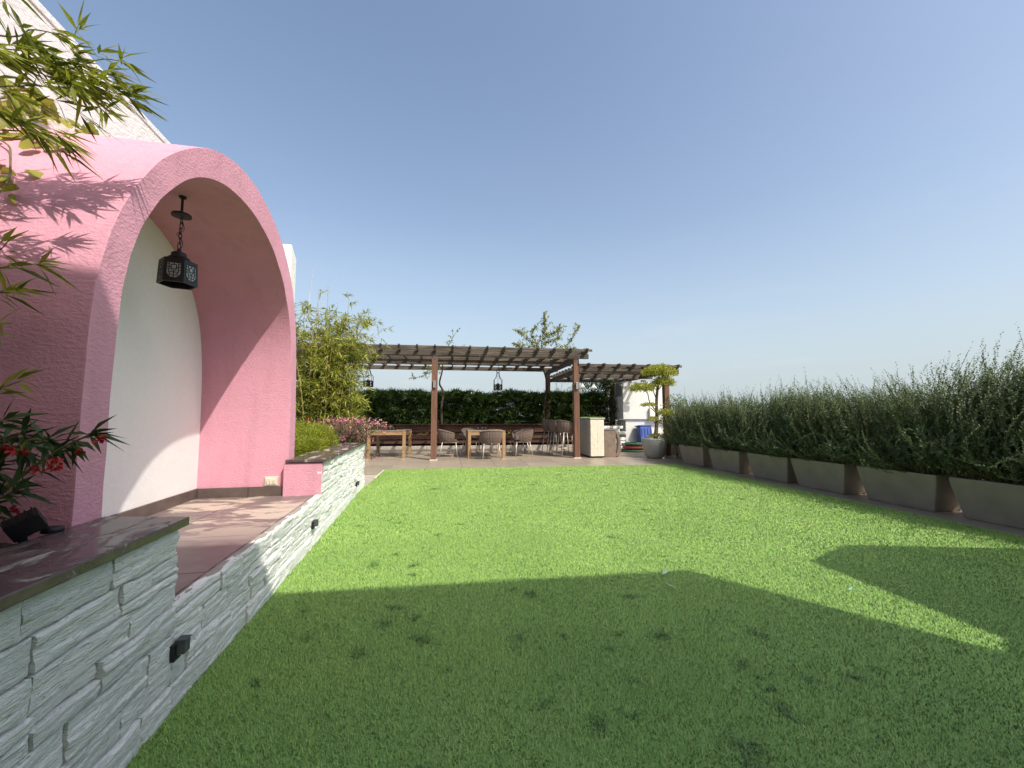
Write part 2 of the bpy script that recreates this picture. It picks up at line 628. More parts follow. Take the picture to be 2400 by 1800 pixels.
M['f_magenta'] = leafmat('magenta_petal', (.30, .05, .17), (.60, .20, .38), .35)
M['f_pinkdry'] = leafmat('faded_pink_petal', (.55, .20, .28), (.75, .46, .45), .35)
M['f_red'] = leafmat('red_petal', (.35, .012, .012), (.62, .04, .035), .3)


def turf_mat(name, blades):
    m, N, L, B = new_mat(name)
    v = coords(N, L)
    if blades:
        a = N.new('ShaderNodeAttribute')
        a.attribute_name = 'rnd'
        col = ramp(N, L, a.outputs['Fac'], [(0.0, (.055, .120, .014)), (.16, (.115, .225, .040)), (.35, (.24, .42, .085)), (.7, (.365, .56, .122)), (1.0, (.57, .68, .215))])
    else:
        col = ramp(N, L, tex_noise(N, L, v, 240, 3), [(.3, (.16, .31, .075)), (.7, (.27, .46, .125))])
    big = ramp(N, L, tex_noise(N, L, v, .9, 4), [(.3, (.93, .95, .92)), (.7, (1.05, 1.03, 1.05))])
    L.new(mixc(N, L, 1.0, col, big, 'MULTIPLY'), B.inputs['Base Color'])
    B.inputs['Roughness'].default_value = .38 if blades else .8
    B.inputs['Specular IOR Level'].default_value = .5 if blades else .2
    if not blades:
        add_bump(N, L, B, tex_noise(N, L, v, 160, 2), .8, .01)
    else:                                   # flat blades shade as rounded, bent ones would
        g_ = N.new('ShaderNodeNewGeometry')
        mx_ = N.new('ShaderNodeMix'); mx_.data_type = 'VECTOR'
        mx_.inputs[0].default_value = .62
        L.new(g_.outputs['Normal'], mx_.inputs[4])
        mx_.inputs[5].default_value = (0, 0, 1)
        nm_ = N.new('ShaderNodeVectorMath'); nm_.operation = 'NORMALIZE'
        L.new(mx_.outputs[1], nm_.inputs[0])
        L.new(nm_.outputs[0], B.inputs['Normal'])
    return m


M['turf'] = turf_mat('turf_backing', False)
M['blade'] = turf_mat('turf_blade', True)

# ------------------------------------------------------------------ ground, paving, lawn
FR = -0.065                                   # the terrace furniture stands turned by this much
FO = (4.23, 11.2)


def W(u, v, z=0.0):
    c, s_ = math.cos(FR), math.sin(FR)
    return Vector((FO[0] + u * c - v * s_, FO[1] + u * s_ + v * c, z))


mb = MB()
mb.add([(-6000, -6000, -9), (6000, -6000, -9), (6000, 6000, -9), (-6000, 6000, -9)], [(0, 1, 2, 3)])
tag(mb.build('ground', M['city']), kind='structure')
mb = MB(); mb.box((1.5, 4, -4.56), (24, 26.4, 8.88))
tag(mb.build('roof_slab', M['house']), kind='structure')

mb = MB(); mb.box((2.2, 4.5, -.058), (18.5, 25, .08))
paving = tag(mb.build('paving', M['paving_base']), kind='structure')
tile_me = None
TS = .80
tb = MB(); tb.box((0, 0, 0), (TS - .006, TS - .006, .02))
tile_me = tb.mesh('tile'); tile_me.materials.append(M['paving'])
for i in range(-14, 6):
    for j in range(-3, 5):
        p = W(i * TS + .35, j * TS + .2, -.0085)
        if p.x < -6 or p.x > 9.5: continue
        o = bpy.data.objects.new('tile', tile_me)
        C.link(o)
        o.location = p
        o.rotation_euler = (0, 0, FR)
        o.parent = paving
tb = MB(); tb.box((0, 0, 0), (.66, .594, .02))
strip_me = tb.mesh('tile'); strip_me.materials.append(M['paving'])
for k in range(13):
    y = 1.2 + k * .6
    for c_ in range(2):
        o = bpy.data.objects.new('tile', strip_me)
        C.link(o)
        o.location = (5.68 + .061 * (y - 3) + .30 + c_ * .666, y, -.0085)
        o.rotation_euler = (0, 0, -.061)
        o.parent = paving

LAWN = [(-.944, -3.0), (5.25, -3.0), (5.62, 3.0), (5.99, 9.08), (1.9, 9.36), (-.80, 9.52), (-.86, 8.3), (-.90, 7.41), (-.942, 7.38)]
mb = MB(); mb.prism(LAWN, lambda x, y: (x, y, 0.004), lambda x, y: (x, y, .014))
tag(mb.build('lawn', M['turf']), kind='structure')

# pale bedding edge along the lawn
mb = MB()
for a, b in zip(LAWN[1:6], LAWN[2:7]):
    mb.bar((a[0], a[1], .0045), (b[0], b[1], .0045), .075, .006)
tag(mb.build('lawn_edge', M['lime']), kind='structure')


def in_poly(x, y, poly):
    ins = np.zeros(len(x), bool)
    n = len(poly)
    for i in range(n):
        x1, y1 = poly[i]; x2, y2 = poly[(i + 1) % n]
        cond = (y1 > y) != (y2 > y)
        xi = (x2 - x1) * (y - y1) / (y2 - y1 + 1e-12) + x1
        ins ^= cond & (x < xi)
    return ins


def grass():
    VV, RR = [], []
    bands = [(.9, 2.4, 30000, .016, .0040), (2.4, 4.2, 20000, .016, .0052), (4.2, 6.6, 12000, .017, .0072), (6.6, 11.5, 7500, .018, .0098)]
    spots = []
    for cx, cy, cn in ((-.15, 2.3, 9), (.35, 1.9, 9), (.75, 2.5, 8), (1.1, 2.1, 6), (.0, 3.6, 6), (.9, 1.5, 7), (1.6, 1.6, 4), (-.4, 4.6, 6), (1.9, 3.6, 3)):
        for _ in range(cn): spots.append((cx + rng.normal() * .28, cy + rng.normal() * .28, rng.uniform(.015, .05)))
    spots += [(rng.uniform(-.6, 5.2), rng.uniform(4.5, 9), rng.uniform(.03, .07)) for _ in range(16)]
    for r0, r1, dens, hgt, wid in bands:
        n = int(dens * 7.1 * 9.4)
        x = rng.uniform(-1.0, 6.1, n); y = rng.uniform(.2, 9.6, n)
        d = np.hypot(x, y)
        n_area = 7.1 * 9.4
        keep = (d >= r0) & (d < r1) & in_poly(x, y, LAWN)
        # outside the view cone there is no need for blades
        ang = np.degrees(np.arctan2(x, y))
        keep &= (ang > -50) & (ang < 74)
        x, y = x[keep], y[keep]
        # thin to the wanted density
        want = dens / (n / n_area)
        sel = rng.random(len(x)) < want
        x, y = x[sel], y[sel]
        m = len(x)
        clump = np.array([noise.noise(Vector((a * 34, b * 34, 0))) for a, b in zip(x[::1], y[::1])]) if m < 900000 else np.zeros(m)
        az = rng.uniform(0, 2 * np.pi, m)
        lean = rng.uniform(.2, .95, m)
        h = hgt * rng.uniform(.6, 1.15, m)
        patch = np.array([noise.noise(Vector((a * 1.7, b * 1.7, 5))) for a, b in zip(x, y)])
        rv = np.clip(.50 + (rng.beta(4, 4, m) - .5) * .85 + clump * .08 + patch * .10, 0, 1)
        for sx, sy, sr in spots:
            q = np.exp(-(((x - sx) / sr) ** 2 + ((y - sy) / (sr * .8)) ** 2))
            h *= 1 - .35 * q
            rv = rv * (1 - .7 * q)
        w = wid * rng.uniform(.7, 1.3, m)
        ca, sa = np.cos(az), np.sin(az)
        px, py = np.stack([-sa, ca], 1).T * w / 2
        z0 = np.full(m, .012)
        V = np.stack([np.stack([x - px, y - py, z0], 1), np.stack([x + px, y + py, z0], 1),
                      np.stack([x + ca * h * lean, y + sa * h * lean, z0 + h], 1)], 1)
        VV.append(V.reshape(-1, 3)); RR.append(np.repeat(rv, 3))
    for sx, sy, sr in spots:                # trodden, matted tufts
        m = int(19000 * 3.1416 * (sr * 1.3) ** 2 * rng.uniform(.3, 1.0))
        th_ = rng.uniform(0, 3.14); u_ = rng.normal(size=m) * sr * .85; v_ = rng.normal(size=m) * sr * .45
        x = sx + u_ * np.cos(th_) - v_ * np.sin(th_); y = sy + u_ * np.sin(th_) + v_ * np.cos(th_)
        az = rng.uniform(0, 6.283, m); w = rng.uniform(.004, .007, m); h = rng.uniform(.008, .017, m)
        ca, sa = np.cos(az), np.sin(az)
        px, py = np.stack([-sa, ca], 1).T * w / 2
        z0 = np.full(m, .014)
        V = np.stack([np.stack([x - px, y - py, z0], 1), np.stack([x + px, y + py, z0], 1), np.stack([x + ca * h, y + sa * h, z0 + h], 1)], 1)
        VV.append(V.reshape(-1, 3)); RR.append(np.repeat(np.clip(rng.normal(.15, .09, m), 0, .4), 3))
    V = np.concatenate(VV)
    k = len(V) // 3
    T = np.arange(k * 3).reshape(-1, 3)
    o = np_obj('grass', V, T, M['blade'], rnd=np.concatenate(RR))
    print('grass blades', k)
    return tag(o, 'short bright green artificial grass blades covering the lawn', 'grass', kind='stuff')


grass()

# ------------------------------------------------------------------ house behind the viewer (casts the big shade)
hb = thing('house', 'tall plain rendered house wall standing behind the viewer', 'house', (0, -.9, 0))
SZ = 5.81
hx, hy = 4.595, -1.2
ca, sa = math.cos(-.063), math.sin(-.063)
pl = [(hx, hy), (hx - 11 * ca, hy - 11 * sa), (hx - 11 * ca + 7 * sa, hy - 11 * sa - 7 * ca), (hx + 7 * sa, hy - 7 * ca)]
mb = MB(); mb.prism(pl, lambda x, y: (x, y, -.1), lambda x, y: (x, y, SZ))
mb.build('wall', M['house'], hb)
mb = MB()
for k in (-5.2, -2.2, 2.6):
    mb2 = MB(); mb2.box((hx + k * ca - 1.2, hy + k * sa + .01 + .0, 1.6), (1.2, .06, 1.3), -.063)
    mb2.build('window', M['grey_metal'], hb)
cb = thing('shade_slab', 'added unseen slab on two posts, cut to cast the second lawn shadow', 'shade_slab', (5.2, -.3, 0))  # unseen slab added for its shadow; outline fitted to the shade on the lawn
poly = [(4.15, -.17), (4.22, 1.0), (4.90, 1.285), (6.3, .88), (6.3, -1.10), (3.80, -1.10), (3.80, -.36), (3.99, -.257)]
mb = MB(); mb.prism(poly, lambda x, y: (x, y, 2.56), lambda x, y: (x, y, 2.64))
mb.build('slab', M['house'], cb)
for px, py in ((6.2, .75), (6.2, -1.1)):
    mb = MB(); mb.box((px, py, 1.28), (.1, .1, 2.56)); mb.build('post', M['house'], cb)

# ------------------------------------------------------------------ white building wall on the left
bw = thing('white_wall', 'tall white textured garden wall rising behind the pink arch', 'wall', (-2.4, 3.3, 0))
mb = MB(); mb.box((-2.35, 3.15, 1.74), (.28, 8.9, 3.52)); mb.build('wall', M['white_stucco'], bw, bevel=.012)
mb = MB(); mb.box((-2.35, 3.15, 3.52), (.294, 8.9, .05)); mb.build('coping', M['white_stucco'], bw, bevel=.006)
# end pier with a slanted top
mb = MB()
mb.prism([(7.35, -.02), (7.62, -.02), (7.62, 3.86), (7.35, 4.02)], lambda y, z: (-2.48, y, z), lambda y, z: (-2.19, y, z))
mb.build('end_pier', M['white_stucco'], bw, bevel=.01)

# ------------------------------------------------------------------ pink arch
XF, XB = -1.27, -2.19
INN = [(2.03, .40), (2.03, .75), (2.03, 1.15), (2.03, 1.50), (2.04, 1.68), (2.08, 1.89), (2.14, 2.03), (2.20, 2.14), (2.35, 2.335), (2.46, 2.44), (2.59, 2.53),
       (2.72, 2.595), (2.865, 2.645), (3.01, 2.672), (3.16, 2.685), (3.32, 2.687), (3.49, 2.668), (3.66, 2.63), (3.83, 2.56), (3.98, 2.47), (4.12, 2.345),
       (4.24, 2.19), (4.32, 2.03), (4.375, 1.85), (4.41, 1.6), (4.425, 1.35), (4.43, 1.15), (4.43, .75), (4.43, .40)]
OUT = [(1.885, .40), (1.885, .75), (1.885, 1.12), (1.885, 1.43), (1.89, 1.60), (1.905, 1.75), (1.948, 1.923), (2.033, 2.115), (2.168, 2.319), (2.25, 2.42), (2.35, 2.52),
       (2.522, 2.66), (2.64, 2.735), (2.77, 2.80), (2.92, 2.857), (3.09, 2.897), (3.28, 2.912), (3.465, 2.90), (3.66, 2.865), (3.85, 2.80), (4.02, 2.715),
       (4.17, 2.605), (4.30, 2.475), (4.40, 2.33), (4.48, 2.13), (4.545, 1.87), (4.59, 1.45), (4.63, .75), (4.63, .40)]


def smooth_profile(P, it=3):
    P = [Vector(p) for p in P]
    for _ in range(it):
        P = [P[0]] + [(P[i - 1] + P[i] * 2 + P[i + 1]) / 4 for i in range(1, len(P) - 1)] + [P[-1]]
    return P


def dense(P, n):
    c = curve_pts([(p[0], p[1], 0) for p in P], n)
    return [(float(a), float(b)) for a, b, _ in c]


INN = dense(smooth_profile(INN, 2), 85)
OUT = dense(smooth_profile(OUT, 2), 85)
arch = thing('arched_alcove', 'pink rounded arch alcove with white back wall beside the lawn', 'alcove', (-1.6, 3.2, .41))
mb = MB()
n = len(INN)
xs = [XF, -1.5, -1.75, -2.0, XB]
def sheet(rows):
    n0 = len(mb.v)
    for r_ in rows: mb.v += r_
    for i in range(len(rows) - 1):
        for k in range(n - 1):
            mb.f.append((n0 + i * n + k, n0 + i * n + k + 1, n0 + (i + 1) * n + k + 1, n0 + (i + 1) * n + k))


mid_p = [((a[0] + b[0]) / 2, (a[1] + b[1]) / 2) for a, b in zip(OUT, INN)]
rough = lambda y, z, k: .004 * noise.noise(Vector((y * 9, z * 9, k)))
sheet([[(x, y, z) for y, z in OUT] for x in [XF - .004] + xs[1:]])                       # outer skin
sheet([[(x, y, z) for y, z in INN] for x in reversed([XF - .004] + xs[1:])])             # inner skin
fo = [(XF - .004, y, z) for y, z in OUT]
fi = [(XF - .004, y, z) for y, z in INN]
lo = [(XF + rough(y, z, 1), y + (c[0] - y) * .045, z + (c[1] - z) * .045) for (y, z), c in zip(OUT, mid_p)]
li = [(XF + rough(y, z, 2), y + (c[0] - y) * .045, z + (c[1] - z) * .045) for (y, z), c in zip(INN, mid_p)]
lo = [(x, y + (c[0] - y) * .012, z + (c[1] - z) * .012) for (x, _, _), (y, z), c in zip(lo, OUT, mid_p)]
li = [(x, y + (c[0] - y) * .012, z + (c[1] - z) * .012) for (x, _, _), (y, z), c in zip(li, INN, mid_p)]
sheet([fi, li]); sheet([lo, fo])
sheet([li, [(XF, y, z) for y, z in mid_p], lo])                                  # front face
sheet([[(XB, y, z) for y, z in OUT], [(XB, y, z) for y, z in INN]])                      # back
for k in (0, n - 1):
    q = [(XF - .004, *OUT[k]), (XB, *OUT[k]), (XB, *INN[k]), (XF - .004, *INN[k])]
    mb.add(q, [(0, 1, 2, 3)])
vault = mb.build('vault', M['pink'], arch, smooth=True)
mb = MB()
mb.prism(INN, lambda y, z: (-2.04, y, z), lambda y, z: (-2.10, y, z))
mb.build('back_wall', M['white_smooth'], arch)
# smoother lining of the far jamb
# skirting tiles
y = 2.06
while y < 4.40:
    y2 = min(y + .6, 4.425)
    mb = MB(); mb.box((-2.032, (y + y2) / 2, .455), (.018, y2 - y - .004, .09)); mb.build('skirting_tile', M['skirting'], arch, bevel=.002)
    y = y2
x = -2.02
while x < -.98:
    x2 = min(x + .42, -.975)
    mb = MB(); mb.box(((x + x2) / 2, 4.409, .455), (x2 - x - .004, .018, .09)); mb.build('skirting_tile', M['skirting'], arch, bevel=.002)
    x = x2

# ------------------------------------------------------------------ terrace floor in the alcove
mb = MB(); mb.box((-1.6, 3.18, .198), (1.26, 2.52, .396))
terr = tag(mb.build('terrace_floor', M['grout']), kind='structure')
xs_ = [-2.04, -1.60, -1.015]
ys_ = [1.96, 2.34, 3.0, 3.665, 4.33, 4.42]
for i in range(2):
    for j in range(5):
        mb = MB()
        mb.box(((xs_[i] + xs_[i + 1]) / 2, (ys_[j] + ys_[j + 1]) / 2, .4005), (xs_[i + 1] - xs_[i] - .007, ys_[j + 1] - ys_[j] - .007, .02))
        o = mb.build('tile', M['terrace'])
        o.parent = terr

# ------------------------------------------------------------------ stone clad walls
COURSES = [(0.0, .118), (.118, .205), (.205, .318), (.318, .418), (.418, .512), (.512, .612), (.612, .718)]
XW = -.945


def slate(y, z, seed):
    zz = z + .014 * noise.noise(Vector((y * 5, seed, 0)))          # wavy split layers
    lay = math.floor(zz * 48 + 2 * noise.noise(Vector((y * 2.5, z * 6, seed))))
    a = noise.noise(Vector((lay * 3.7, y * 5.5, seed))) * 1.3
    b = noise.noise(Vector((y * 26, z * 60, seed + 9.3))) * .35
    c_ = noise.noise(Vector((y * 4, z * 10, seed + 3.1)))
    return a + b + c_ * .8


def stone(parent, y0, y1, z0, z1, prot, seed, amp=.0072):
    far = (y0 + y1) / 2 > 4.3
    nu = max(4, int((y1 - y0) / (.05 if far else .020)))
    nv = 6 if far else max(5, int((z1 - z0) / .0085))
    g = .0028
    vs_, fs_ = [], []
    for j in range(nv + 1):
        for i in range(nu + 1):
            s_, t_ = i / nu, j / nv
            y = y0 + g + (y1 - y0 - 2 * g) * s_
            z = z0 + g * 1.5 + (z1 - z0 - 3.0 * g) * t_
            ey = min(s_, 1 - s_) * (y1 - y0); ez = min(t_, 1 - t_) * (z1 - z0)
            e = min(ey, ez)
            if j in (0, nv): z += noise.noise(Vector((y * 8, z0 * 40 if j == 0 else z1 * 40, 2.2))) * .010
            else: z += noise.noise(Vector((y * 8, (z0 if t_ < .5 else z1) * 40, 2.2))) * .010 * abs(t_ - .5) * 2
            if i in (0, nu): y += noise.noise(Vector((z * 22, (y0 if i == 0 else y1) * 15, 7.2))) * .005
            x = XW + prot + slate(y, z, seed) * amp
            if e < 1e-5: x -= .0025 + .009 * max(0, noise.noise(Vector((y * 16, z * 16, seed))))
            vs_.append((x, y, z))
    f = lambda i, j: j * (nu + 1) + i
    for j in range(nv):
        for i in range(nu):
            fs_.append((f(i, j), f(i + 1, j), f(i + 1, j + 1), f(i, j + 1)))
    ring = [f(i, 0) for i in range(nu + 1)] + [f(nu, j) for j in range(1, nv + 1)] + [f(i, nv) for i in range(nu - 1, -1, -1)] + [f(0, j) for j in range(nv - 1, 0, -1)]
    base = len(vs_)
    m = len(ring)
    for q in ring: vs_.append(vs_[q])
    for q in ring: vs_.append((XW - .045, vs_[q][1], vs_[q][2]))
    for k in range(m):
        fs_.append((base + (k + 1) % m, base + k, base + m + k, base + m + (k + 1) % m))
    mb = MB(); mb.add(vs_, fs_)
    o = mb.build('stone', M['stone'], parent, smooth=False, recalc=False)
    return o


def clad(parent, y0, y1, top, seed):
    rr = random.Random(seed)
    for ci, (z0, z1) in enumerate(COURSES):
        if z0 >= top - .02: break
        y = y0 - rr.uniform(0, .12)
        first = True
        while y < y1 - .03:
            ln = rr.uniform(.18, .46) if ci > 0 else rr.uniform(.5, .9)
            if y1 - (y + ln) < .14: ln = y1 - y
            ya, yb = max(y, y0), min(y + ln, y1)
            if yb - ya > .03:
                if rr.random() < .3 and ci > 0:
                    zm = z0 + (z1 - z0) * rr.uniform(.35, .65)
                    stone(parent, ya, yb, z0, zm, rr.uniform(-.007, .010), rr.uniform(0, 90))
                    if rr.random() < .5 and yb - ya > .3:
                        ym = ya + (yb - ya) * rr.uniform(.35, .65)
                        stone(parent, ya, ym, zm, z1, rr.uniform(-.007, .010), rr.uniform(0, 90))
                        stone(parent, ym, yb, zm, z1, rr.uniform(-.007, .010), rr.uniform(0, 90))
                    else:
                        stone(parent, ya, yb, zm, z1, rr.uniform(-.007, .010), rr.uniform(0, 90))
                else:
                    stone(parent, ya, yb, z0, z1, rr.uniform(-.006, .008) + (.004 if ci == 0 else 0), rr.uniform(0, 90), .0062 if ci else .005)
            y += ln


# near planter: wall, capping slab, soil
np_ = thing('planter_wall', 'low white stone planter wall with glossy dark brown cap in the left foreground', 'planter wall', (-1.1, .9, 0))
mb = MB(); mb.box((-1.125, .62, .359), (.27, 2.64, .718)); mb.build('core', M['mortar'], np_)
clad(np_, .55, 1.945, .72, 3)
mb = MB()
capn = [(-.918, -.7), (-.918, 1.955), (-1.262, 2.034), (-1.262, -.7)]
mb.prism(capn, lambda x, y: (x, y, .724), lambda x, y: (x, y, .757)); mb.build('cap_slab', M['cap'], np_, bevel=.004)
mb = MB()
nx, ny = 24, 60
vs_, fs_ = [], []
for j in range(ny + 1):
    for i in range(nx + 1):
        x = -2.2 + .935 * i / nx; y = -.6 + 2.48 * j / ny
        vs_.append((x, y, .70 + .035 * noise.noise(Vector((x * 9, y * 9, 0))) + .02 * noise.noise(Vector((x * 30, y * 30, 4)))))
for j in range(ny):
    for i in range(nx):
        a = j * (nx + 1) + i
        fs_.append((a, a + 1, a + nx + 2, a + nx + 1))
mb.add(vs_, fs_); mb.build('soil', M['soil'], np_, smooth=True)

# low wall in front of the alcove floor
lw = thing('terrace_wall', 'low white stone wall edging the brown tiled alcove floor', 'stone wall', (-.97, 3.15, 0))
mb = MB(); mb.box((-.99, 3.145, .206), (.05, 2.4, .408)); mb.build('core', M['mortar'], lw)
clad(lw, 1.945, 4.345, .42, 12)
mb = MB()
vs_, fs_ = [], []
nn = 90
for i in range(nn + 1):
    y = 1.95 + 2.39 * i / nn
    w_ = .012 * noise.noise(Vector((y * 6, 0, 3))); h_ = .006 * noise.noise(Vector((y * 14, 0, 8)))
    vs_ += [(-1.022, y, .395), (-1.010 + w_, y, .413 + h_), (-.975 + w_, y, .417 + h_), (-.955, y, .408)]
for i in range(nn):
    for k in range(3):
        a = i * 4 + k
        fs_.append((a, a + 1, a + 5, a + 4))
mb.add(vs_, fs_); mb.build('mortar_top', M['grout'], lw, smooth=True)

# far planter beyond the arch
fp = thing('planter_wall', 'white stone planter wall with pink end beyond the arch, bushes in it', 'planter wall', (-1.1, 5.9, 0))
mb = MB(); mb.box((-1.125, 5.875, .359), (.27, 3.01, .718)); mb.build('core', M['mortar'], fp)
clad(fp, 4.36, 7.385, .72, 21)
mb = MB(); mb.box((-1.12, 4.3935, .56), (.345, .067, .318)); mb.build('end_wall', M['pink'], fp, bevel=.008)
mb = MB()
mb.prism([(-.922, 4.345), (-.918, 7.40), (-1.275, 7.40), (-1.275, 4.345)], lambda x, y: (x, y, .724), lambda x, y: (x, y, .752)); mb.build('cap_slab', M['cap'], fp, bevel=.004)
mb = MB(); mb.box((-1.735, 6.02, .345), (.91, 2.75, .69)); mb.build('soil', M['soil'], fp)

# ------------------------------------------------------------------ small fittings on the wall and in the planter
def wall_light(y, z, label):
    t = thing('wall_light', label, 'wall light', (-.93, y, z), 0, 'box lights on the stone wall')
    mb = MB(); mb.box((-.911, y, z + .004), (.036, .040, .05)); mb.box((-.909, y, z + .031), (.041, .044, .004)); hs = mb.build('housing', M['grey_metal'], t, bevel=.003)
    mb = MB(); mb.box((-.930, y - .008, z - .012), (.018, .05, .06)); mb.build('back_plate', M['black_metal'], t)
    mb = MB(); mb.box((-.911, y, z - .0235), (.025, .027, .004)); mb.build('lens', M['opal'], hs)


wall_light(1.94, .262, 'dark box light on the stone wall nearest the viewer')
wall_light(4.02, .225, 'middle dark box light on the sunlit stone wall')
wall_light(6.44, .20, 'farthest small dark box light near the stone wall end')

so = thing('power_socket', 'aged cream power socket low on the pink alcove wall', 'socket', (-1.409, 4.415, .545))
mb = MB(); mb.box((-1.409, 4.421, .547), (.118, .018, .088)); mb.build('surround', M['socket'], so, bevel=.004)
mb = MB(); mb.box((-1.409, 4.410, .547), (.090, .010, .062)); plate_o = mb.build('plate', M['bar_tile'], so, bevel=.003)
for dx, dz in ((-.024, .014), (-.036, -.002), (-.012, -.002), (-.036, -.016), (-.012, -.016)):
    mb = MB(); mb.box((-1.409 + dx, 4.4045, .547 + dz), (.006, .002, .006)); mb.build('pin_hole', M['black_metal'], plate_o)
mb = MB(); mb.box((-1.409 + .024, 4.403, .547), (.022, .006, .03)); mb.build('switch', M['socket'], plate_o)

fl = thing('garden_spotlight', 'black finned garden spotlight in the soil behind the near cap', 'spotlight', (-1.31, 1.75, .70))
Mx = Matrix.Translation((-1.30, 1.735, .80)) @ Euler((R(20), R(-28), R(35))).to_matrix().to_4x4()
mb = MB(); mb.box((0, 0, 0), (.085, .06, .06), M=Mx)
for k in range(5): mb.box((-.032 + k * .016, 0, .032), (.005, .064, .009), M=Mx)
mb.build('lamp_head', M['black_metal'], fl, bevel=.004)
mb = MB(); mb.tube([(-1.315, 1.735, .79), (-1.31, 1.75, .73), (-1.31, 1.75, .66)], [.012, .012, .008], 8); mb.build('stake', M['black_metal'], fl)
mb = MB(); mb.lathe([(.012, -.012), (.03, -.008), (.03, .008), (.012, .012)], (-1.268, 1.80, .765), 14); mb.build('knob', M['black_metal'], fl, smooth=True)

# ------------------------------------------------------------------ hanging lantern in the alcove
LX, LY = -1.655, 3.185
ln = thing('hanging_lantern', 'black hexagonal metal lantern on a chain inside the pink arch', 'lantern', (LX, LY, 2.05))
mb = MB(); mb.tube([(LX, LY, 2.70), (LX, LY, 2.545)], .008, 8); mb.lathe([(.02, 0), (.022, .012), (.012, .02)], (LX, LY, 2.665), 12); mb.build('rod', M['black_metal'], ln)
mb = MB(); mb.lathe([(.01, 0.018), (.055, .016), (.058, .010), (.058, .0), (.016, -.003)], (LX, LY, 2.535), 28); mb.build('canopy_disc', M['black_metal'], ln, smooth=False)
for k in range(6):
    zc = 2.505 - k * .036
    pts = []
    for a in range(14):
        t = 2 * math.pi * a / 14
        ox, oz = .009 * math.cos(t), .026 * math.sin(t)
        pts.append((LX + (ox if k % 2 else 0) + .003 * math.sin(k * 2.1), LY + (0 if k % 2 else ox), zc + oz))
    mb = MB(); mb.tube(pts, .0028, 6, closed=True); mb.build('chain_link', M['black_metal'], ln, smooth=True)
mb = MB(); mb.tube(curve_pts([(LX, LY, 2.53), (LX + .012, LY + .016, 2.45), (LX - .01, LY - .022, 2.40), (LX + .008, LY + .018, 2.36), (LX, LY, 2.285)], 24), .002, 5); mb.build('wire', M['black_metal'], ln)
mb = MB(); mb.lathe([(.010, .070), (.016, .045), (.040, .040), (.044, .031), (.044, .016), (.060, .004), (.068, -.008)], (LX, LY, 2.235), 24); mb.build('neck', M['black_metal'], ln, smooth=False)
ZT, ZB, RT, RB = 2.222, 2.052, .107, .113
rot0 = R(14)
hexp = lambda r, z, k: Vector((LX + r * math.cos(rot0 + k * math.pi / 3), LY + r * math.sin(rot0 + k * math.pi / 3), z))
mb = MB()
vs_ = [hexp(.055, ZT + .008, k) for k in range(6)] + [hexp(RT, ZT - .01, k) for k in range(6)] + [hexp(RB, ZB, k) for k in range(6)] + [hexp(RB - .012, ZB, k) for k in range(6)] + [hexp(RT - .014, ZT - .025, k) for k in range(6)]
fs_ = [tuple(range(6))]
for a in range(4):
    for k in range(6):
        l = (k + 1) % 6
        fs_.append((a * 6 + k, a * 6 + l, (a + 1) * 6 + l, (a + 1) * 6 + k))
fs_.append(tuple(24 + k for k in range(6)))
mb.add(vs_, fs_); lbody = mb.build('body', M['black_metal'], ln)
for k in range(6):                          # pale glass window of each side, cut by black tracery
    a0, a1, b0, b1 = hexp(RT, ZT - .01, k), hexp(RT, ZT - .01, k + 1), hexp(RB, ZB, k), hexp(RB, ZB, k + 1)
    nrm = (a1 - a0).cross(b0 - a0).normalized()
    cen = (a0 + a1 + b0 + b1) / 4
    if nrm.dot(cen - Vector((LX, LY, cen.z))) < 0: nrm = -nrm
    P2 = lambda s_, t_, d_: (a0.lerp(a1, s_)).lerp(b0.lerp(b1, s_), t_) + nrm * d_
    shape = [(.17, .22), (.17, .60)] + [(.5 - .33 * math.cos(q), .60 + .24 * math.sin(q)) for q in np.linspace(.2, math.pi - .2, 9)] + [(.83, .60), (.83, .22)]
    mb = MB(); mb.add([P2(s_, t_, .0012) for s_, t_ in shape], [tuple(range(len(shape)))]); mb.build('glass_pane', M['lantern_glass'], lbody, recalc=False)
    mb = MB()
    def seg(p, q, w_=.0045):
        mb.bar(P2(*p, .0022), P2(*q, .0022), w_, .003, nrm)
    u = [(.27, .2), (.27, .60)] + [(.5 - .23 * math.cos(q), .60 + .16 * math.sin(q)) for q in np.linspace(0, math.pi, 9)] + [(.73, .60), (.73, .2)]
    for p, q in zip(u[:-1], u[1:]): seg(p, q)
    v_ = [(.37, .3), (.37, .46)] + [(.5 - .13 * math.cos(q), .46 + .10 * math.sin(q)) for q in np.linspace(0, math.pi, 7)] + [(.63, .46), (.63, .3)]
    for p, q in zip(v_[:-1], v_[1:]): seg(p, q)
    seg((.37, .3), (.63, .3)); seg((.5, .56), (.5, .84)); seg((.27, .62), (.73, .62)); seg((.37, .47), (.63, .47))
    for t_ in (.28, .40, .52): seg((.15, t_), (.27, t_)); seg((.73, t_), (.85, t_))
    seg((.27, .42), (.37, .42)); seg((.63, .42), (.73, .42)); seg((.5, .2), (.5, .3))
    for q in (.25, .5, .75):
        an = q * math.pi
        seg((.5 - .23 * math.cos(an), .60 + .16 * math.sin(an)), (.5 - .34 * math.cos(an), .60 + .25 * math.sin(an)))
    mb.build('tracery', M['black_metal'], lbody)

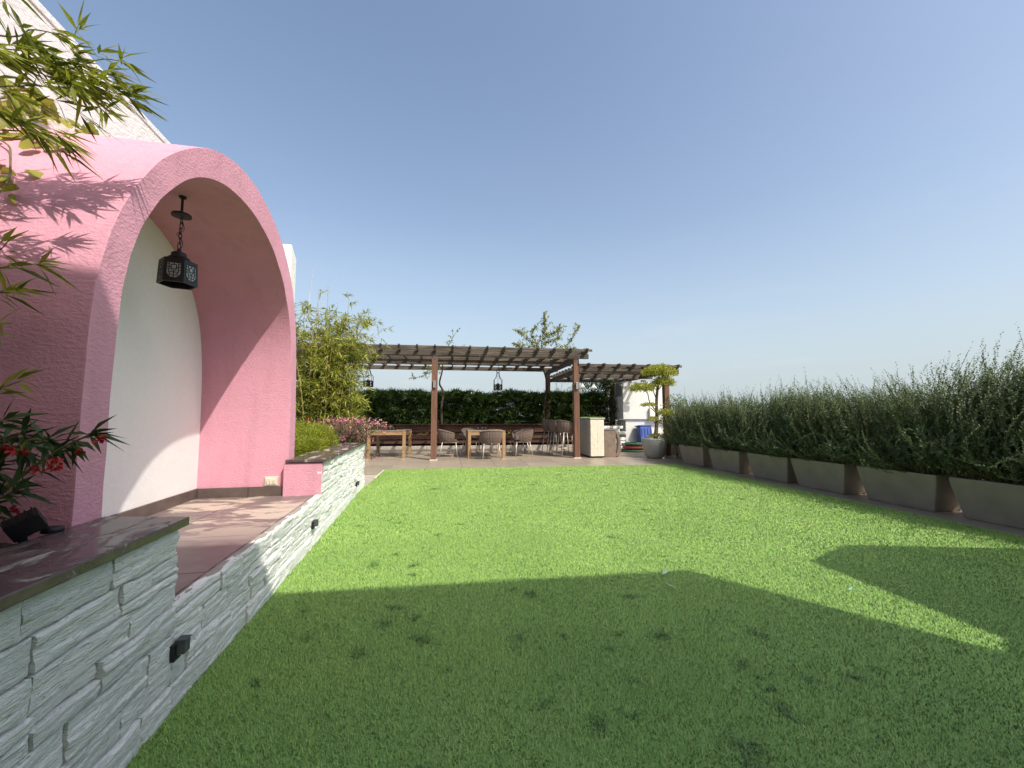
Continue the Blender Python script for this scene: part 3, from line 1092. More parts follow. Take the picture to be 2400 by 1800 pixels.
# ------------------------------------------------------------------ planters with bushes on the right
def make_planter():
    t = thing('planter', 'x', 'planter', (0, 0, 0), 0, 'rectangular planters along the lawn')
    L2, W2, H = .99, .50, .46
    mb = MB()
    ring = lambda l, w, z: [(-w / 2, -l / 2, z), (w / 2, -l / 2, z), (w / 2, l / 2, z), (-w / 2, l / 2, z)]
    prof = [(L2 * .82, W2 * .76, 0.0), (L2 * .85, W2 * .80, .05), (L2 * .94, W2 * .91, .24), (L2 * 1.0, W2, .40), (L2 * 1.01, W2 * 1.01, H), (L2 * .95, W2 * .9, H), (L2 * .94, W2 * .88, H - .05)]
    vs_, fs_ = [], []
    for p in prof: vs_ += ring(*p)
    for i in range(len(prof) - 1):
        for k in range(4):
            fs_.append((i * 4 + k, i * 4 + (k + 1) % 4, i * 4 + 4 + (k + 1) % 4, i * 4 + 4 + k))
    fs_.append((3, 2, 1, 0))
    mb.add(vs_, fs_)
    box_o = mb.build('box', M['planter'], t, world=False, bevel=.014)
    mb = MB(); mb.box((0, 0, H - .055), (W2 * .88, L2 * .93, .02)); mb.build('soil', M['soil'], box_o, world=False)
    return t


def rosemary(seed):
    global rng
    keep = rng
    rng = np.random.default_rng(seed)
    st = MB(); lv = LV()
    ns = 640
    for i in range(ns):
        bx, by = rng.uniform(-.17, .17), rng.uniform(-.40, .40)
        out = np.array([bx / .17 * rng.uniform(.2, 1.0) + rng.normal() * .25, by / .40 * rng.uniform(.1, .8) + rng.normal() * .25 + .16])
        low = i < 250
        hgt = rng.uniform(.16, .75) if low else rng.uniform(.86, 1.24) * (1 - .08 * abs(by) / .4)
        if i > ns - 180: hgt *= rng.uniform(1.02, 1.24)
        reach = rng.uniform(.32, .55) if low else rng.uniform(.10, .36)
        p0 = np.array([bx, by, .40])
        p1 = p0 + np.array([out[0] * reach * .7, out[1] * reach * .7, hgt * .35])
        p2 = p0 + np.array([out[0] * reach + rng.normal() * .03, out[1] * reach + rng.normal() * .03, hgt * .70])
        p3 = p0 + np.array([out[0] * reach * 1.0 + rng.normal() * .05, out[1] * reach * 1.0 + rng.normal() * .05 + .10, hgt])
        if low and rng.random() < .35: p3[2] -= hgt * .5; p3[:2] += out * .12
        cp = curve_pts([p0, p1, p2, p3], 14)
        if i % 2 == 0: st.tube(cp[::3], [.005, .004, .003, .002, .0015][:len(cp[::3])], 3, cap=False)
        runs = [(cp, 60, .18)]
        if not low or i % 2:
            for q in range(3 if not low else 2):
                k0 = int(rng.integers(4, 11))
                ln_ = rng.uniform(.10, .24)
                d0 = unit(unit(cp[k0 + 1] - cp[k0]) + rng.normal(size=3) * np.array([.42, .42, .12]))
                e0 = cp[k0] + d0 * ln_ * .5
                e1 = e0 + unit(d0 + np.array([0, .12, .55])) * ln_ * .6
                runs.append((curve_pts([cp[k0], e0, e1], 8), 24, .05))
        for cr_, m, t0 in runs:
            n1 = len(cr_) - 1
            t = np.linspace(t0, 1, m) * (n1 - .001)
            k = t.astype(int)
            P = cr_[k] + (cr_[k + 1] - cr_[k]) * (t - k)[:, None]
            ax = unit(cr_[k + 1] - cr_[k])
            rd = rng.normal(size=(m, 3)); rd -= (rd * ax).sum(1, keepdims=True) * ax; rd = unit(rd)
            D = unit(ax * .9 + rd)
            taper = 1 - .45 * (np.linspace(0, 1, m) ** 3)
            tone = rng.normal() * .08
            lv.leaves(P, D, rng.uniform(.024, .038, m) * taper, rng.uniform(.009, .014, m), N=ax + rng.normal(size=(m, 3)) * .3, droop=.0, fold=.05,
                      rnd=np.clip(rng.normal(.45, .18, m) + tone + .30 * (np.linspace(0, 1, m) - .5), 0, 1))
    rng = keep
    return st, lv


bush_src = []
for s_ in range(3):
    st, lv = rosemary(40 + s_)
    t = thing('rosemary_bush', 'x', 'bush', (0, 0, 0), 0, 'grey green bushes in the planters')
    st.build('stems', M['twig'], t, world=False, recalc=False)
    lv.build('foliage', M['l_rosemary'], t, world=False)
    bush_src.append(t)
used = [False] * 3
pl_src = make_planter()
ORD = ['farthest', 'second farthest', 'third farthest', 'fourth farthest', 'fifth farthest', 'sixth farthest', 'nearest visible', 'out of frame']
ypl = [9.95, 9.02, 7.82, 6.60, 5.55, 4.38, 3.27, 2.17]
for i, y in enumerate(ypl):
    x = 6.30 + .056 * (y - 4.4)
    if i == 0: x += .45
    p = pl_src if i == 0 else copy_tree(pl_src)
    p.location = (x, y, 0); p.rotation_euler = (0, 0, -.055 + random.uniform(-.015, .015))
    b0 = bush_src[i % 3]
    if not used[i % 3]: b = b0; used[i % 3] = True
    else: b = copy_tree(b0)
    b.location = (x + .02, y, 0)
    b.rotation_euler = (0, 0, -.055 + (math.pi if i in (3, 6) else 0))
    k_ = random.uniform(.97, 1.06)
    b.scale = (1.10, 1.26, k_ * {0: .86, 5: 1.04, 6: 1.09, 7: 1.05}.get(i, 1.0))
    if i < 6:
        nm = ['farthest from the viewer, beside the round pot', 'second from the far end', 'third from the far end', 'fourth from the far end', 'fifth from the far end', 'sixth from the far end'][i]
        p['label'] = 'taupe flared planter, ' + nm
        b['label'] = 'grey green spiky bush in planter ' + nm
    elif i == 6:
        p['label'] = 'taupe flared planter cut by the right edge, nearest the viewer'
        b['label'] = 'grey green spiky bush cut by the right edge, nearest the viewer'
    else:
        p['label'] = 'taupe flared planter just beyond the right edge of the view'
        b['label'] = 'grey green spiky bush just beyond the right edge of the view'

# parapets round the roof
t = thing('parapet', 'low rendered parapet behind the row of planters', 'parapet', (7.4, 6, 0))
mb = MB(); mb.box((7.55, 5.2, .3), (.2, 13, .62)); mb.build('wall', M['brown_stone'], t)
t = thing('parapet', 'low rendered parapet behind the dark palm hedge', 'parapet', (1.5, 16.3, 0))
mb = MB(); mb.box((1.5, 16.6, .45), (22, .2, .92)); mb.build('wall', M['brown_stone'], t)

# ------------------------------------------------------------------ pergolas
def pergola(name, label, u0, u1, v0, v1, zb, posts, raf0, raf_step, v_over, u_over, extra=None):
    t = thing(name, label, 'pergola', tuple(W((u0 + u1) / 2, (v0 + v1) / 2)))
    for (u, v) in posts:
        mb = MB(); mb.box((*W(u, v)[:2], zb / 2), (.155, .155, zb), FR); post_o = mb.build('post', M['post'], t, bevel=.006)
        mb = MB(); mb.box((*W(u, v)[:2], .012), (.20, .20, .024), FR); mb.build('post_base', M['lime'], post_o)
        mb = MB(); mb.box((*W(u, v - .082)[:2], zb - .02), (.05, .006, .16), FR); mb.build('bracket', M['grey_metal'], post_o)
    for v in (v0, (v0 + v1) / 2, v1):
        mb = MB(); mb.bar(W(u0 - u_over[0], v, zb + .07), W(u1 + u_over[1], v, zb + .07), .06, .14); mb.build('beam', M['weathered'], t, bevel=.004)
    u = raf0
    while u > u0 - u_over[0]:
        za, zt = zb + .12, zb + .255
        va, vb = v0 - v_over, v1 + v_over
        poly = [(va, zt), (va, zt - .035), (va + .03, zt - .045), (va + .06, zt - .075), (va + .11, za + .004), (va + .2, za), (vb - .2, za), (vb - .11, za + .004), (vb - .06, zt - .075), (vb - .03, zt - .045), (vb, zt - .035), (vb, zt)]
        mb = MB(); mb.prism(poly, lambda v, z: W(u - .023, v, z), lambda v, z: W(u + .023, v, z)); mb.build('rafter', M['weathered'], t)
        u -= raf_step
    v = v0 - v_over + .16
    while v < v1 + v_over:
        j = random.uniform(-.006, .006)
        mb = MB(); mb.bar(W(u0 - u_over[0] - .05, v, zb + .215 + j), W(u1 + u_over[1] + random.uniform(-.04, .05), v, zb + .215 + j), .034, .062); mb.build('slat', M['weathered'], t)
        v += .37
    return t


p1 = pergola('pergola', 'long weathered brown timber pergola over the dining tables', -7.92, 0, 0, 3.5, 2.81,
             [(0, 0), (-3.96, 0), (-7.92, 0), (0, 3.5), (-7.7, 3.5)], .25, .467, .36, (.4, .38))
p2 = pergola('pergola', 'lower timber pergola over the bar and white service block', .12, 2.78, .1, 3.4, 2.42,
             [(2.78, .1), (2.44, 3.4)], 3.05, .452, .33, (0, .42))
for u in (.12, 2.78):
    mb = MB(); mb.bar(W(u, -.05 if u < 1 else 0, 2.485), W(u, 3.5, 2.485), .055, .13); mb.build('side_beam', M['weathered'], p2)
mb = MB(); mb.bar(W(-.06, 0, 2.74), W(-.06, 3.5, 2.74), .055, .13); mb.build('side_beam', M['weathered'], p1)
# thin cable along the front beam
t = tag(MB().tube([W(-8.2, -.05, 2.80), W(-4, -.05, 2.795), W(.05, -.09, 2.79), W(.09, -.1, 2.40), W(1.4, .05, 2.40), W(2.9, .05, 2.405)], .006, 5).build('cable', M['bark']),
        'thin brown cable running along the pergola front beams', 'cable')

for u, lb in ((-3.96, 'small grey box light on the middle pergola post'), (0, 'small grey box light on the right pergola post')):
    p = W(u, -.10, 2.03)
    t = thing('post_light', lb, 'wall light', tuple(p), FR, 'box lights on the pergola posts')
    mb = MB(); mb.box((0, 0, 0), (.07, .07, .19)); mb.build('housing', M['alu'], t, world=False, bevel=.004)
    mb = MB(); mb.box((-.036, .0, 0), (.012, .06, .17)); mb.build('side_plate', M['grey_metal'], t, world=False)


def cage_lantern(p, zt, lb):
    t = thing('cage_lantern', lb, 'lantern', p, FR, 'black wire cage lanterns under the pergola')
    r = .135
    h0 = 0.0
    mb = MB(); pts = [(.045 * math.cos(a), 0, .60 + .045 * math.sin(a)) for a in np.linspace(0, 2 * math.pi, 17)[:-1]]
    mb.tube(pts, .008, 6, closed=True); mb.build('ring', M['black_metal'], t, world=False)
    for k in range(4):
        a = math.pi / 4 + k * math.pi / 2
        c_, s_ = math.cos(a), math.sin(a)
        prof = [(.05, .55), (.05, .50), (.075, .42), (.11, .36), (r * 1.25, .32), (r * 1.25, .0)]
        mb = MB(); mb.tube([(q * c_, q * s_, z) for q, z in prof], .008, 6); mb.build('cage_rib', M['black_metal'], t, world=False)
    sq = lambda q, z: [(q * math.cos(math.pi / 4 + k * math.pi / 2), q * math.sin(math.pi / 4 + k * math.pi / 2), z) for k in range(4)]
    for q, z in ((.05, .55), (r * 1.25, .17), (r * 1.25, .005)):
        mb = MB(); mb.tube(sq(q, z), .008, 5, closed=True); mb.build('band', M['black_metal'], t, world=False)
    mb = MB()                               # scrollwork of the basket sides
    for k in range(4):
        a, b = Vector(sq(r * 1.25, 0)[k]), Vector(sq(r * 1.25, 0)[(k + 1) % 4])
        for q in range(5):
            for h_ in (.045, .125):
                c0 = a.lerp(b, (q + .5) / 5) + Vector((0, 0, h_))
                d = (b - a).normalized()
                mb.tube([c0 + d * .02 * math.cos(w) + Vector((0, 0, .035 * math.sin(w))) for w in np.linspace(0, 2 * math.pi, 9)[:-1]], .006, 4, closed=True)
    mb.build('scrollwork', M['black_metal'], t, world=False)
    mb = MB(); mb.lathe([(.05, 0), (.055, .16), (.04, .20)], (0, 0, .012), 12); mb.build('candle_holder', M['black_metal'], t, world=False)
    mb = MB(); mb.tube([(0, 0, .2), (0, 0, .56)], .006, 5); mb.build('stem', M['black_metal'], t, world=False)
    mb = MB(); mb.tube([(0, 0, .64), (.006, 0, .72), (0, 0, zt - p[2])], .005, 5); mb.build('chain', M['black_metal'], t, world=False)


cage_lantern((-1.60, 12.75, 2.03), 2.95, 'black wire cage lantern hanging near the light green bamboo')
cage_lantern((2.25, 12.75, 1.98), 2.95, 'black wire cage lantern hanging above the table with chairs')

for (x, y, z, lb) in ((5.13, 13.0, 2.10, 'left white bell pendant lamp above the bar'), (5.53, 13.0, 2.09, 'right white bell pendant lamp above the bar')):
    t = thing('pendant_lamp', lb, 'pendant lamp', (x, y, z), 0, 'white bell pendants over the bar')
    mb = MB(); mb.lathe([(.125, 0), (.12, .01), (.08, .06), (.05, .11), (.028, .15), (.02, .18)], (0, 0, 0), 20, close_bot=False); mb.build('shade', M['white_paint'], t, world=False, smooth=True)
    mb = MB(); mb.tube([(0, 0, .17), (0, 0, .42)], .006, 5); mb.build('cord', M['black_metal'], t, world=False)

# ------------------------------------------------------------------ tables and chairs
def make_table(x, y, rz, lb):
    t = thing('dining_table', lb, 'table', (x, y, 0), rz, 'teak tables under the pergola')
    a, b = 1.06, 1.42
    for k in range(7):
        w_ = (a - .004) / 7
        mb = MB(); mb.box((-a / 2 + w_ * (k + .5), 0, .752), (w_ - .006, b, .028)); mb.build('plank', M['teak_top'], t, world=False, bevel=.002)
    for sx in (-1, 1):
        for sy in (-1, 1):
            mb = MB(); mb.box((sx * (a / 2 - .045), sy * (b / 2 - .045), .369), (.085, .085, .738)); mb.build('leg', M['teak'], t, world=False, bevel=.004)
    for sy in (-1, 1):
        mb = MB(); mb.box((0, sy * (b / 2 - .03), .69), (a - .17, .035, .095)); mb.build('apron', M['teak'], t, world=False)
    for sx in (-1, 1):
        mb = MB(); mb.box((sx * (a / 2 - .03), 0, .69), (.035, b - .17, .095)); mb.build('apron', M['teak'], t, world=False)
    return t


make_table(-.95, 12.95, -.09, 'teak dining table with no chairs, beside the magenta flowers')
make_table(1.79, 12.38, -.06, 'teak dining table ringed by rope chairs between the posts')


for (x, y, rz, lb) in ((-.98, 12.75, .3, 'dark oval tray on the table beside the magenta flowers'), (1.70, 12.5, -.2, 'dark oval tray on the table ringed by chairs')):
    t = thing('serving_tray', lb, 'tray', (x, y, .767), rz, 'dark trays on the tables')
    mb = MB(); ov = [(.24 * math.cos(q), .13 * math.sin(q)) for q in np.linspace(0, 2 * math.pi, 25)[:-1]]
    mb.prism(ov, lambda a_, b_: (a_ * .9, b_ * .9, 0), lambda a_, b_: (a_, b_, .018)); mb.build('dish', M['black_metal'], t, world=False)
    for q in (-.1, .02, .12):
        mb = MB(); mb.lathe([(.022, 0), (.026, .03), (.03, .06), (.027, .062)], (q, .01 * q, .019), 12); mb.build('cup', M['grey_metal'], t, world=False)


def make_chair(stool=False):
    t = thing('bar_stool' if stool else 'rope_chair', 'x', 'stool' if stool else 'chair', (0, 0, 0), 0, 'brown rope bar stools' if stool else 'brown rope chairs round the table')
    zs = .72 if stool else .44
    rise = .34
    wx, wy = .275, .27
    ang = np.linspace(-118, 118, 61)          # the open side faces +y
    top, bot = [], []
    for a in ang:
        q = R(a)
        s_ = abs(a) / 118
        h = rise * (1 - .36 * s_ ** 2.2)
        c_ = (math.sin(q), -math.cos(q))
        ex = 1.0
        top.append(Vector((c_[0] * wx * 1.10, c_[1] * wy * 1.18 - .01, zs + h)))
        bot.append(Vector((c_[0] * wx * .92, c_[1] * wy * .92, zs - .02)))
    # corrugated rope band
    vs_, fs_ = [], []
    n_ = len(ang); rows_ = 5
    for i in range(n_):
        d = Vector((top[i].x, top[i].y, 0)).normalized()
        bul = .009 if i % 2 else -.003
        for j in range(rows_):
            t_ = j / (rows_ - 1)
            vs_.append(bot[i].lerp(top[i], t_) + d * (bul + .025 * math.sin(t_ * math.pi)))
    for i in range(n_):
        d = Vector((top[i].x, top[i].y, 0)).normalized()
        for j in range(rows_):
            vs_.append(vs_[i * rows_ + j] - d * .014)
    off = n_ * rows_
    for i in range(n_ - 1):
        for j in range(rows_ - 1):
            a_, b_ = i * rows_ + j, (i + 1) * rows_ + j
            fs_.append((a_, b_, b_ + 1, a_ + 1))
            fs_.append((off + a_, off + a_ + 1, off + b_ + 1, off + b_))
    mb = MB(); mb.add(vs_, fs_); mb.build('rope_back', M['rope'], t, world=False, recalc=False)
    mb = MB(); mb.tube(top, .014, 8); mb.build('top_rail', M['rope'], t, world=False, smooth=True)
    mb = MB()
    mb.tube([bot[-1], top[-1]], .012, 7); mb.build('arm_front', M['rope'], t, world=False, smooth=True)
    mb = MB()
    mb.tube([bot[0], top[0]], .012, 7); mb.build('arm_front', M['rope'], t, world=False, smooth=True)
    seat = [(.255 * math.copysign(abs(math.cos(q)) ** .7, math.cos(q)), .25 * math.copysign(abs(math.sin(q)) ** .7, math.sin(q)) + .01) for q in np.linspace(0, 2 * math.pi, 25)[:-1]]
    mb = MB(); mb.prism(seat, lambda x, y: (x, y, zs - .03), lambda x, y: (x, y, zs + .0)); seat_o = mb.build('seat', M['rope'], t, world=False)
    mb = MB(); mb.prism(seat, lambda x, y: (x * .9, y * .9, zs + .003), lambda x, y: (x * .88, y * .88, zs + .055)); mb.build('cushion', M['cushion'], seat_o, world=False, bevel=.012)
    for sx in (-1, 1):
        for sy in (-1, 1):
            mb = MB(); mb.tube([(sx * .20, sy * .19, zs - .01), (sx * .245, sy * (.235 if sy > 0 else .275), .0)], [.014, .010], 8); mb.build('leg', M['chair_leg'], t, world=False, smooth=True)
    if stool:
        mb = MB(); mb.tube([(sx * .225, sy * .22, .27) for sx, sy in ((-1, -1), (1, -1), (1, 1), (-1, 1))], .009, 6, closed=True); mb.build('foot_rail', M['chair_leg'], t, world=False)
    else:
        mb = MB(); mb.box((0, -.275, zs - .015), (.03, .004, .012)); mb.build('maker_tag', M['white_paint'], t, world=False)
    return t


ch = make_chair()
CH = [(1.82, 11.42, -.05, 'rope chair with its back to the lawn, in front of the table'),
      (.74, 12.32, -math.pi / 2 - .06, 'rope chair facing right, beside the middle pergola post'),
      (2.85, 12.05, math.pi / 2 - .03, 'rope chair facing left, nearest on the table right side'),
      (2.93, 12.78, math.pi / 2 + .1, 'rope chair facing left, behind the one on the table right side'),
      (1.50, 13.42, math.pi + .1, 'rope chair on the far side of the table, facing the lawn')]
for i, (x, y, rz, lb) in enumerate(CH):
    c_ = ch if i == 0 else copy_tree(ch)
    c_.location = (x, y, 0); c_.rotation_euler = (0, 0, rz); c_['label'] = lb
stl = make_chair(True)
ST = [(4.11, 11.58, -math.pi / 2, 'tall rope bar stool nearest, half behind the right pergola post'),
      (4.06, 12.22, -math.pi / 2 - .08, 'tall rope bar stool in the middle of the bar row'),
      (4.04, 12.86, -math.pi / 2 + .05, 'tall rope bar stool farthest along the bar')]
for i, (x, y, rz, lb) in enumerate(ST):
    c_ = stl if i == 0 else copy_tree(stl)
    c_.location = (x, y, 0); c_.rotation_euler = (0, 0, rz); c_['label'] = lb

# ------------------------------------------------------------------ bar, block, service unit, bin, trays
bar = thing('bar_counter', 'cream tiled bar counter with a green turf top', 'bar counter', (4.87, 11.95, 0), FR)
BW_, BD, BH = .395, 1.7, 1.07
mb = MB(); mb.box((0, 0, BH / 2 + .03), (BW_, BD, BH - .03)); mb.build('body', M['bar_side'], bar, world=False)
mb = MB(); mb.box((0, 0, .02), (BW_ - .06, BD - .06, .04)); mb.build('plinth', M['black_metal'], bar, world=False)
tw = BW_ / 2
for i in range(2):
    for j in range(5):
        th = (BH - .05) / 5
        cx, cz = -BW_ / 2 + tw * (i + .5), .05 + th * (j + .5)
        mb = MB(); mb.box((cx, -BD / 2 - .006, cz), (tw - .005, .012, th - .005))
        k = (i * 3 + j * 2) % 5
        yb = -BD / 2 - .0135
        if k in (0, 3):
            for q in range(8):
                a = q * math.pi / 4
                mb.bar((cx + .02 * math.cos(a), yb, cz + .02 * math.sin(a)), (cx + .075 * math.cos(a), yb, cz + .075 * math.sin(a)), .012, .004, (0, 1, 0))
        elif k == 1:
            for r_ in (.04, .07):
                mb.tube([(cx + r_ * math.cos(a), yb + .001, cz + r_ * math.sin(a)) for a in np.linspace(0, 2 * math.pi, 17)[:-1]], .003, 5, closed=True)
        else:
            for q in (-1, 1):
                mb.bar((cx - .07, yb, cz - .07 * q), (cx + .07, yb, cz + .07 * q), .010, .004, (0, 1, 0))
            mb.tube([(cx + .045 * math.cos(a), yb + .001, cz + .045 * math.sin(a)) for a in np.linspace(0, 2 * math.pi, 5)[:-1]], .004, 5, closed=True)
        mb.build('tile', M['bar_tile'], bar, world=False)
for j in range(5):
    for i in range(4):
        mb = MB(); mb.box((-BW_ / 2 - .005, -BD / 2 + BD / 4 * (i + .5), .05 + th * (j + .5)), (.01, BD / 4 - .004, th - .004)); mb.build('side_tile', M['bar_side'], bar, world=False)
mb = MB(); mb.box((.01, 0, BH + .035), (BW_ + .05, BD + .04, .03)); mb.build('top', M['bar_side'], bar, world=False)
lv = LV()
n_ = 9000
lv.leaves(np.stack([rng.uniform(-.19, .22, n_), rng.uniform(-.86, .86, n_), np.full(n_, BH + .048)], 1), rng.normal(size=(n_, 3)) * .5 + np.array([0, 0, 1.0]), .035, .010, droop=0)
o = lv.build('turf_top', M['blade'], bar, world=False); o['kind'] = 'stuff'

bs = thing('stone_pedestal', 'brown stone pedestal block right of the bar counter', 'pedestal', (5.27, 11.5, 0), FR)
mb = MB(); mb.box((0, 0, .38), (.34, .62, .76), top=(1.0, 1.0)); mb.build('body', M['brown_stone'], bs, world=False, bevel=.012)
mb = MB(); mb.box((0, 0, .78), (.36, .64, .035)); mb.build('cap', M['brown_stone'], bs, world=False, bevel=.006)
mb = MB(); mb.tube(curve_pts([(.19, -.25, 0), (.26, -.25, .2), (.27, -.25, .45), (.2, -.25, .74)], 12), [.06] * 12, 8); mb.build('scroll_side', M['brown_stone'], bs, world=False, smooth=True)

sb = thing('stacked_stone_wall', 'small grey stacked stone wall behind the brown pedestal', 'stone wall', (5.95, 12.9, 0), FR)
for j in range(9):
    w_ = 0
    while w_ < .78:
        l_ = random.uniform(.16, .3)
        mb = MB(); mb.box((-.4 + w_ + l_ / 2, random.uniform(-.012, .012), .05 + j * .095), (l_ - .006, .25, .088)); mb.build('stone', M['stone'], sb, world=False, bevel=.008)
        w_ += l_

sv = thing('service_block', 'white rendered service block with overhanging upper box', 'service block', (7.72, 13.83, 0), FR)
mb = MB(); mb.box((.06, .03, .525), (1.62, .7, 1.05)); mb.build('lower_box', M['white_paint'], sv, world=False, bevel=.01)
mb = MB(); mb.box((0, 0, 1.715), (1.72, .78, 1.29)); ub = mb.build('upper_box', M['white_paint'], sv, world=False, bevel=.008)
mb = MB(); mb.box((0, 0, 2.372), (1.75, .81, .024)); mb.build('lid', M['white_paint'], ub, world=False)
mb = MB(); mb.box((-.868, -.06, 2.12), (.02, .5, .46)); mb.build('side_panel', M['alu'], ub, world=False, bevel=.004)
mb = MB(); mb.box((.42, -.44, 1.25), (.68, .12, .42)); mb.build('front_box', M['white_paint'], sv, world=False, bevel=.006)
for q in (-.55, .1):
    mb = MB(); mb.lathe([(.08, 0), (.08, .05), (.105, .055), (.10, .09), (.04, .11)], (q, 0, 2.384), 16); mb.build('vent_cap', M['grey_metal'], ub, world=False)
t = thing('security_camera', 'white bullet security camera on the service block corner', 'camera', (6.82, 13.5, 2.26))
mb = MB(); mb.tube([(6.86, 13.6, 2.275), (6.74, 13.47, 2.255)], .04, 12); mb.build('body', M['white_paint'], t, smooth=False)
mb = MB(); mb.tube([(6.741, 13.471, 2.255), (6.735, 13.464, 2.254)], .028, 12); mb.build('lens', M['black_metal'], t)

bl = thing('blue_crate', 'blue plastic crate stood on end against the white block', 'crate', (7.52, 13.22, 0), FR + .1)
Mx = Euler((R(-8), 0, 0)).to_matrix().to_4x4()
mb = MB(); mb.box((0, 0, .42), (.50, .28, .82), top=(.92, .9), M=Mx); shell_o = mb.build('shell', M['blue'], bl, world=False, bevel=.03)
for k in range(4):
    mb = MB(); mb.box((-.17 + k * .115, -.142, .42), (.02, .012, .66), M=Mx); mb.build('rib', M['blue'], shell_o, world=False, bevel=.003)
mb = MB(); mb.box((0, 0, .845), (.53, .31, .035), M=Mx); mb.build('rim', M['blue'], shell_o, world=False, bevel=.01)
for k, (mt, nm) in enumerate((('tray_green', 'lowest green plastic slab of the stack by the round pot'), ('tray_red', 'red plastic slab in the middle of the stack'), ('tray_green', 'topmost green plastic slab of the stack'))):
    z = .045 + k * .112
    t = thing('plastic_slab', nm, 'plastic slab', (7.02 + .03 * k, 12.72, z - .045), -.1 + .12 * k, 'stacked slabs by the white block')
    prof = [(math.cos(a) * .52 + (.12 if math.cos(a) > 0 else -.12), math.sin(a) * .34) for a in np.linspace(0, 2 * math.pi, 33)[:-1]]
    mb = MB(); mb.prism(prof, lambda x, y: (x * .96, y * .96, 0), lambda x, y: (x, y, .085)); mb.build('slab', M[mt], t, world=False, bevel=.03, smooth=False)
    mb = MB()
    for sx in (-.4, .0, .4): mb.box((sx, 0, .097), (.05, .5, .02))
    mb.build('spacer', M['black_metal'], t, world=False)

# ------------------------------------------------------------------ round pot and cloud-pruned tree
pt = thing('round_pot', 'large grey green round pot holding the cloud pruned tree', 'pot', (6.36, 10.72, 0))
mb = MB(); mb.lathe([(.17, 0), (.215, .02), (.27, .12), (.32, .26), (.345, .42), (.352, .53), (.35, .56), (.325, .56), (.315, .50)], (0, 0, 0), 40, close_top=False)
bowl_o = mb.build('bowl', M['pot'], pt, world=False, smooth=True)
mb = MB(); mb.lathe([(.05, .51), (.317, .505)], (0, 0, 0), 24, close_bot=True, close_top=False); mb.build('soil', M['soil'], bowl_o, world=False)

tr = thing('topiary_tree', 'cloud pruned topiary tree with flat leafy pads in the round pot', 'tree', (6.42, 10.72, .5))
Y0 = 10.72
mb = MB(); mb.tube(curve_pts([(6.40, Y0, .48), (6.42, Y0, .7), (6.47, Y0 + .02, 1.1), (6.46, Y0, 1.55), (6.50, Y0, 1.95), (6.55, Y0, 2.3)], 18), np.linspace(.062, .03, 18).tolist(), 9); mb.build('trunk', M['bark'], tr, smooth=True)
br = [[(6.46, Y0, 1.3), (6.25, Y0, 1.55), (6.15, Y0 - .05, 1.85), (6.02, Y0, 1.9)], [(6.46, Y0, 1.25), (6.3, Y0 - .08, 1.35), (6.15, Y0 - .1, 1.44)], [(6.44, Y0, .88), (6.33, Y0 - .1, .98), (6.28, Y0 - .12, 1.06)],
      [(6.45, Y0, 1.0), (6.58, Y0 - .05, 1.1), (6.66, Y0 - .05, 1.2)], [(6.48, Y0, 1.6), (6.40, Y0, 1.8), (6.33, Y0, 1.98)], [(6.5, Y0, 1.9), (6.6, Y0, 2.0), (6.66, Y0, 2.1)]]
for b in br:
    mb = MB(); mb.tube(curve_pts(b, 8), np.linspace(.018, .007, 8).tolist(), 6); mb.build('branch', M['bark'], tr, smooth=True)
for (cx, cy, cz, rx, ry, rz, nn) in ((6.57, Y0, 2.40, .50, .42, .24, 4200), (6.66, Y0 - .04, 2.10, .33, .30, .19, 2000), (6.02, Y0, 1.93, .38, .32, .18, 2000), (6.36, Y0 + .02, 1.99, .17, .17, .09, 350),
                                 (6.15, Y0 - .1, 1.47, .22, .2, .075, 420), (6.68, Y0 - .05, 1.24, .26, .24, .14, 800), (6.28, Y0 - .12, 1.08, .16, .16, .08, 300), (6.45, Y0, .60, .26, .22, .07, 420)):
    lv = LV()
    d = unit(rng.normal(size=(nn, 3)))
    d[:, 2] = np.where(d[:, 2] < -.35, -d[:, 2] * .4, d[:, 2])
    rad = rng.uniform(.35, 1.0, (nn, 1)) ** .5
    lump = np.array([1 + .28 * noise.noise(Vector((q[0] * 3 + cx * 5, q[1] * 3, q[2] * 3 + cz * 7))) for q in d])[:, None]
    P = np.array([cx, cy, cz]) + d * rad * lump * np.array([rx, ry, rz])
    lv.leaves(P, d * .7 + rng.normal(size=(nn, 3)) * .55 + np.array([0, 0, .25]), rng.uniform(.035, .06, nn), rng.uniform(.018, .028, nn), N=d + rng.normal(size=(nn, 3)) * .5, droop=.05,
              rnd=np.clip(rng.normal(.5, .22, nn), 0, 1))
    lv.build('leaf_pad', M['l_topiary'], tr)

# shrub behind the pot, between tree and planters
sh = thing('leafy_shrub', 'bright green leafy shrub between the topiary and the planter row', 'shrub', (7.25, 11.0, 0))
mb = MB()
for k in range(7):
    a = rng.uniform(0, 6.28)
    mb.tube(curve_pts([(7.25, 11.0, 0), (7.25 + .1 * math.cos(a), 11 + .1 * math.sin(a), .7), (7.25 + .32 * math.cos(a), 11 + .3 * math.sin(a), 1.5)], 7), np.linspace(.016, .005, 7).tolist(), 5)
mb.build('stems', M['twig'], sh)
lv = LV(); nn = 2600
P = np.array([7.25, 11.0, 1.15]) + unit(rng.normal(size=(nn, 3))) * (rng.random((nn, 1)) ** .4) * np.array([.5, .45, .68])
lv.leaves(P, rng.normal(size=(nn, 3)) + np.array([0, 0, .4]), rng.uniform(.05, .09, nn), rng.uniform(.02, .035, nn))
lv.build('foliage', M['l_shrub'], sh)

# ------------------------------------------------------------------ long timber trough and palm hedge at the back
tg = thing('timber_trough', 'long dark red timber planter trough along the back of the terrace', 'planter', tuple(W(-3, 3.2)), FR)


